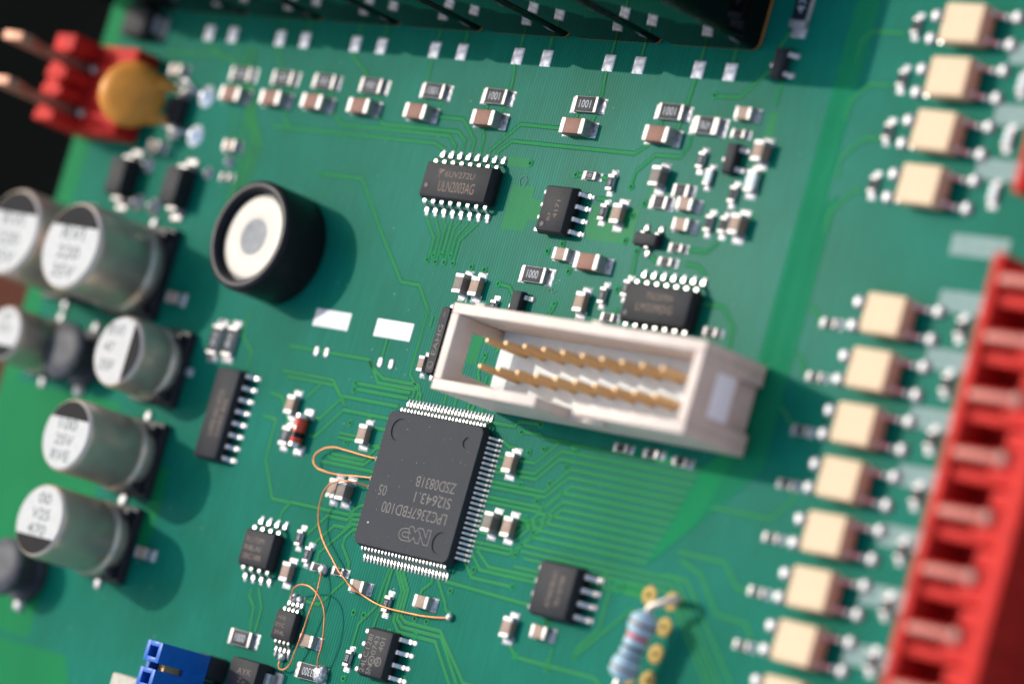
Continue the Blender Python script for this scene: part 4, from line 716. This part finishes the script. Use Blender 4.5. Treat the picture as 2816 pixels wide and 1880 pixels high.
for s, yy in ((1, 37.25), (-1, 32.7)):
    p0 = ctr + down * 2.6 + Vector((0, 1.9 * s, 0)); p1 = ctr + down * 3.7 + Vector((0, 2.1 * s, 0)); p2 = ctr + down * 4.6 + Vector((0, 2.3 * s, 0))
    bm = bmesh.new(); lathe(bm, [(1.0, 0), (.85, .6), (.55, 1.2), (.42, 1.9), (.3, 2.1), (0, 2.1)], 20, None, Matrix.Translation(p0) @ down.to_track_quat('Z', 'Y').to_matrix().to_4x4()); obj('coated_leg', fin(bm, 'coated_leg', M_DISC, True, 80), t)
    obj('lead', tube([p1, p2, Vector((-52.9, p2.y + .5 * s, 1.9)), Vector((-51.6, yy, 0.8)), Vector((-51.1, yy, -.2))], 0.27, 'lead', M_TIN), t)
    o = obj('solder_joint', DOMEB, t, (-51.1, yy, 0)); o.scale = (1.35, 1.35, 1.0)
def smd_diode(x, y, rz, L_, W_, H_, label, mk=None):
    t = thing('diode', label, 'diode', (x, y, 0), R(rz), 'black surface mounted diodes')
    obj('body', body_mesh(L_, W_, H_, 0.1, H_ * .5, 0.12, 0.1), t)
    bm = bmesh.new(); strip(bm, [(L_ / 2 - .1, H_ * .5), (L_ / 2 + .3, H_ * .5), (L_ / 2 + .5, H_ * .42), (L_ / 2 + .55, .35), (L_ / 2 + .35, .15), (L_ / 2 - .5, .12)], .2, W_ * .28); blob(bm, L_ / 2 + .7, 0, 1.5, W_ * .75, .25, 1, sq=.7)
    lm = fin(bm, 'lead', [M_TERM, M_TERM])
    for a in (0, math.pi): obj('lead', lm, t, (0, 0, 0), a)
    return t
smd_diode(-60.1, 26.8, 90, 4.4, 2.8, 2.2, 'black diode behind the can capacitors, left one of a pair'); smd_diode(-50.2, 26.5, 90, 4.4, 2.8, 2.2, 'black diode behind the can capacitors, right one of a pair')
smd_diode(-54.9, 35.1, 90, 3.2, 2.6, 1.3, 'small black part in the orange disc\'s shade between its leads')  # not a diode: this black block imitates the disc's dark shade
smd_diode(-65.0, 44.7, 0, 4.2, 3.4, 2.1, 'dark diode at the board\'s upper left corner')
dd = smd_diode(-16.3, -22.6, 0, 4.4, 3.8, 2.3, 'black diode with broad silver legs beside the blue jumper')
text(dd, 'AYK', -0.9, 0.3, 2.31, 2.2, 0.6, 0, M_MARK2); text(dd, 'Zu', -0.5, -0.6, 2.31, 1.2, 0.55, 0, M_MARK2)

# ---------------------------------------------------------------- wire ended resistor
M_LEADW = mat('lead_wire_warm', (0.62, 0.52, 0.44), 0.45, 0.5)
t = thing('axial_resistor', 'pale blue wire ended resistor with coloured bands', 'resistor', (0, 0, 0))
A = Vector((34.93, -6.9, 2.75)); B_ = Vector((33.65, -13.6, 2.75)); dv = (B_ - A); Ln = dv.length; MQ = Matrix.Translation(A) @ dv.normalized().to_track_quat('Z', 'Y').to_matrix().to_4x4()
prof = []; mis = []
def rad(s):
    e = min(s, Ln - s)
    if e < 0.9: return 0.35 + (1.32 - .35) * math.sin(min(1, e / 0.9) * math.pi / 2)
    if e < 1.7: return 1.32
    if e < 2.3: return 1.32 - (e - 1.7) / .6 * .26
    return 1.06
n = 120
for i in range(n + 1):
    s = Ln * i / n; prof.append((rad(s), s))
bands = [(1.2, 1.5, 1), (2.35, 2.75, 2), (3.45, 3.8, 3), (4.25, 4.5, 3), (5.5, 5.75, 1)]
for i in range(n):
    s = Ln * (i + .5) / n; mis.append(next((m_ for a, b_, m_ in bands if a <= s <= b_), 0))
bm = bmesh.new(); lathe(bm, prof, 40, mis, MQ); obj('body', fin(bm, 'body', [M_AXB, M_AXBR, M_AXRD, M_AXBK], True, 80), t)
u_ = dv.normalized()
obj('lead', tube([A + u_ * .6, A - u_ * .45, Vector((35.7, -6.1, 2.7)), Vector((36.6, -5.5, 2.3)), Vector((36.9, -5.15, 1.7)), Vector((36.4, -5.2, 0.9)), Vector((35.2, -5.45, .2)), Vector((34.9, -5.45, -.3))], 0.34, 'lead', M_LEADW), t)
obj('lead', tube([B_ - u_ * .6, B_ + u_ * .8, B_ + Vector((-.2, -1.6, -.6)), Vector((33.4, -15.6, -.3))], 0.32, 'lead', M_TIN), t)

# ---------------------------------------------------------------- blue jumper on its pin strip, diode strip, white box
t = thing('pin_strip', 'black pin strip under the blue jumper', 'connector', (0, 0, 0))
bm = bmesh.new()
for k in range(4): prism(bm, [(x, y) for x, y in rr(2.5, 2.5, .55, 2, -22.35, -22.6 - 2.54 * k)], 'z', 0.05, 2.55, 0, 0.08)
obj('plastic_base', fin(bm, 'plastic_base', M_BLK), t)
for k in range(4): o = obj('pin', PIN, t, (-22.4, -22.6 - 2.54 * k, 0.2)); o.scale = (1, 1, 0.95)
t = thing('jumper', 'blue jumper cap pushed on two pins at the bottom edge', 'jumper', (0, 0, 0))
bm = bmesh.new(); z0, z1 = 2.65, 9.2; xa, xb = -23.6, -21.15
for yc in (-22.6, -25.14):
    ya_, yb_ = yc - .95, yc + 1.15 if yc > -24 else yc + .95
    if yc < -24: ya_ = yc - 1.15
    abox(bm, xa, xa + .55, ya_, yb_, z0, z1, .07); abox(bm, xb - .55, xb, ya_, yb_, z0, z1, .07)
    abox(bm, xa + .5, xb - .5, yb_ - .5, yb_ - .002, z0 + .01, z1 - .01, .05); abox(bm, xa + .5, xb - .5, ya_ + .002, ya_ + .5, z0 + .01, z1 - .01, .05)
arc = [(-23.87 + .62 * math.cos(R(180 + 180 * i / 10)), 6.2 + .62 * math.sin(R(180 + 180 * i / 10))) for i in range(11)]
prism(bm, [(-24.6, z0 + .02), (-24.6, 6.2)] + arc + [(-23.1, 6.2), (-23.1, z0 + .02)], 'x', xb - .5, xb - .02); prism(bm, [(-24.6, z0 + .02), (-24.6, 8.6), (-23.1, 8.6), (-23.1, z0 + .02)], 'x', xa + .02, xa + .5)
obj('shell', fin(bm, 'shell', M_BLUE), t)
bm = bmesh.new(); abox(bm, xa + .75, xb - .75, -24.55, -23.2, 5.2, 7.6, .08); obj('contact', fin(bm, 'contact', M_GOLD), t)
tag(obj('plastic_housing', box(-30.3, -25.2, -38, -25.6, 0.0, 7.0, M_WBOX, 0.35, 'plastic_housing', 3)), 'pale cream plastic housing at the bottom edge left of the blue jumper', 'connector')

# ---------------------------------------------------------------- copper repair wires
def wire(pts, label):
    pts = [tuple(c + (random.uniform(-.06, .06) if 1 < i < len(pts) - 2 else 0) for c in p) for i, p in enumerate(pts)]
    o = obj('copper_wire', tube([Vector(p) for p in pts], 0.088, 'copper_wire', M_COP, 12)); tag(o, label, 'wire', 'copper repair wires'); return o
wire([(-7.9, 1.85, .55), (-8.6, 1.85, .5), (-9.9, 1.85, .5), (-12.6, 2.1, .6), (-14.7, 2.0, .6), (-16.2, 1.5, .6), (-16.8, .65, .6), (-16.3, -.1, .6), (-15.0, -.5, .6), (-12.5, -.6, .6), (-10.0, -.3, .55), (-7.9, -.15, .5)], 'closed copper wire loop left of the processor')
wire([(-7.8, -1.05, .5), (-8.5, -1.0, .9), (-9.6, -1.0, 1.5), (-11.2, -1.3, 1.6), (-12.9, -2.15, 1.4), (-13.5, -3.8, 1.0), (-13.4, -5.4, .8), (-12.6, -6.6, .7), (-11.6, -7.5, .7), (-9.6, -9.0, .75), (-8.4, -9.85, .75), (-7.1, -10.5, .9), (-5.6, -11.15, 1.15), (-4.2, -11.6, .8), (-1.2, -12.2, .75), (2.4, -12.25, .45), (5.4, -12.1, .35), (7.9, -11.75, .2)], 'long copper wire curving round below the processor')
wire([(-14.3, -13.9, .5), (-13.9, -13.1, 1.0), (-13.0, -12.5, 1.6), (-11.5, -12.1, 1.9), (-9.8, -12.4, 1.9), (-8.2, -13.8, 1.6), (-7.5, -15.6, 1.4), (-7.3, -17.4, 1.3), (-7.4, -19.2, 1.0), (-7.35, -20.0, .6)], 'arched copper wire over the smallest chip down to the 3300 resistor')
wire([(-11.0, -10.4, .6), (-10.5, -11.6, .9), (-10.3, -12.9, 1.0), (-10.5, -14.5, 1.0), (-10.8, -16.3, 1.0), (-11.0, -17.6, .9), (-11.3, -18.8, .8), (-11.9, -20.2, .6), (-12.7, -20.75, .5), (-13.5, -20.5, .4), (-13.6, -19.9, .3)], 'copper wire from the small resistor round to the smallest chip\'s lower legs')
for x, y, s in ((-7.3, -20.2, .95), (-11.2, -10.15, .6), (7.95, -11.65, .4), (-14.2, -13.6, .5), (-13.5, -19.6, .45), (-7.95, 1.85, .3), (-7.95, -.15, .3), (-7.9, -1.05, .3), (-13.3, -13.6, .4)):
    bm = bmesh.new(); mm_ = bmesh.ops.create_icosphere(bm, subdivisions=3, radius=s, matrix=Matrix.Translation((x, y, .28)) @ Matrix.Diagonal((1, 1, .7, 1)))
    for v in mm_['verts']: v.co += Vector((math.sin(v.co.y * 7), math.sin(v.co.x * 8 + 1), 0)) * .07 * s
    obj('solder_joint', fin(bm, 'solder_joint', M_SOLD, True, 80), board)

# ---------------------------------------------------------------- dust and a few fibres on the lacquer
bm = bmesh.new()
for _ in range(150):
    a, b = random.uniform(-60, 50), random.uniform(-25, 43); r = random.uniform(0.025, 0.07)
    bmesh.ops.create_icosphere(bm, subdivisions=1, radius=r, matrix=Matrix.Translation((a, b, 0.01)) @ Matrix.Rotation(random.uniform(0, 3.1), 4, 'Z') @ Matrix.Diagonal((random.uniform(1, 3.5), 1, .5, 1)))
tag(obj('dust', fin(bm, 'dust', M_SILK), None, kind='stuff'), 'pale dust flecks scattered over the green lacquer', 'dust')
for pts, lb in (([(0.9, 31.2), (0.6, 31.9), (1.1, 32.3), (1.6, 31.9), (1.4, 31.2)], 'thin curled fibre on the board beside the bright green square'), ([(8.6, 21.2), (9.0, 21.5), (9.3, 21.1), (9.7, 21.4)], 'thin wavy fibre on the board above the box header'), ([(6.2, -4.3), (6.3, -3.9), (6.45, -3.5)], 'short pale fibre on the board below the processor\'s right corner')):
    x0 = 3.0 if 'short' in lb else 0
    tag(obj('fibre', tube([Vector((a + x0, b, .05)) for a, b in pts], 0.025, 'fibre', M_SILK, 6)), lb, 'fibre', 'stray fibres on the board')
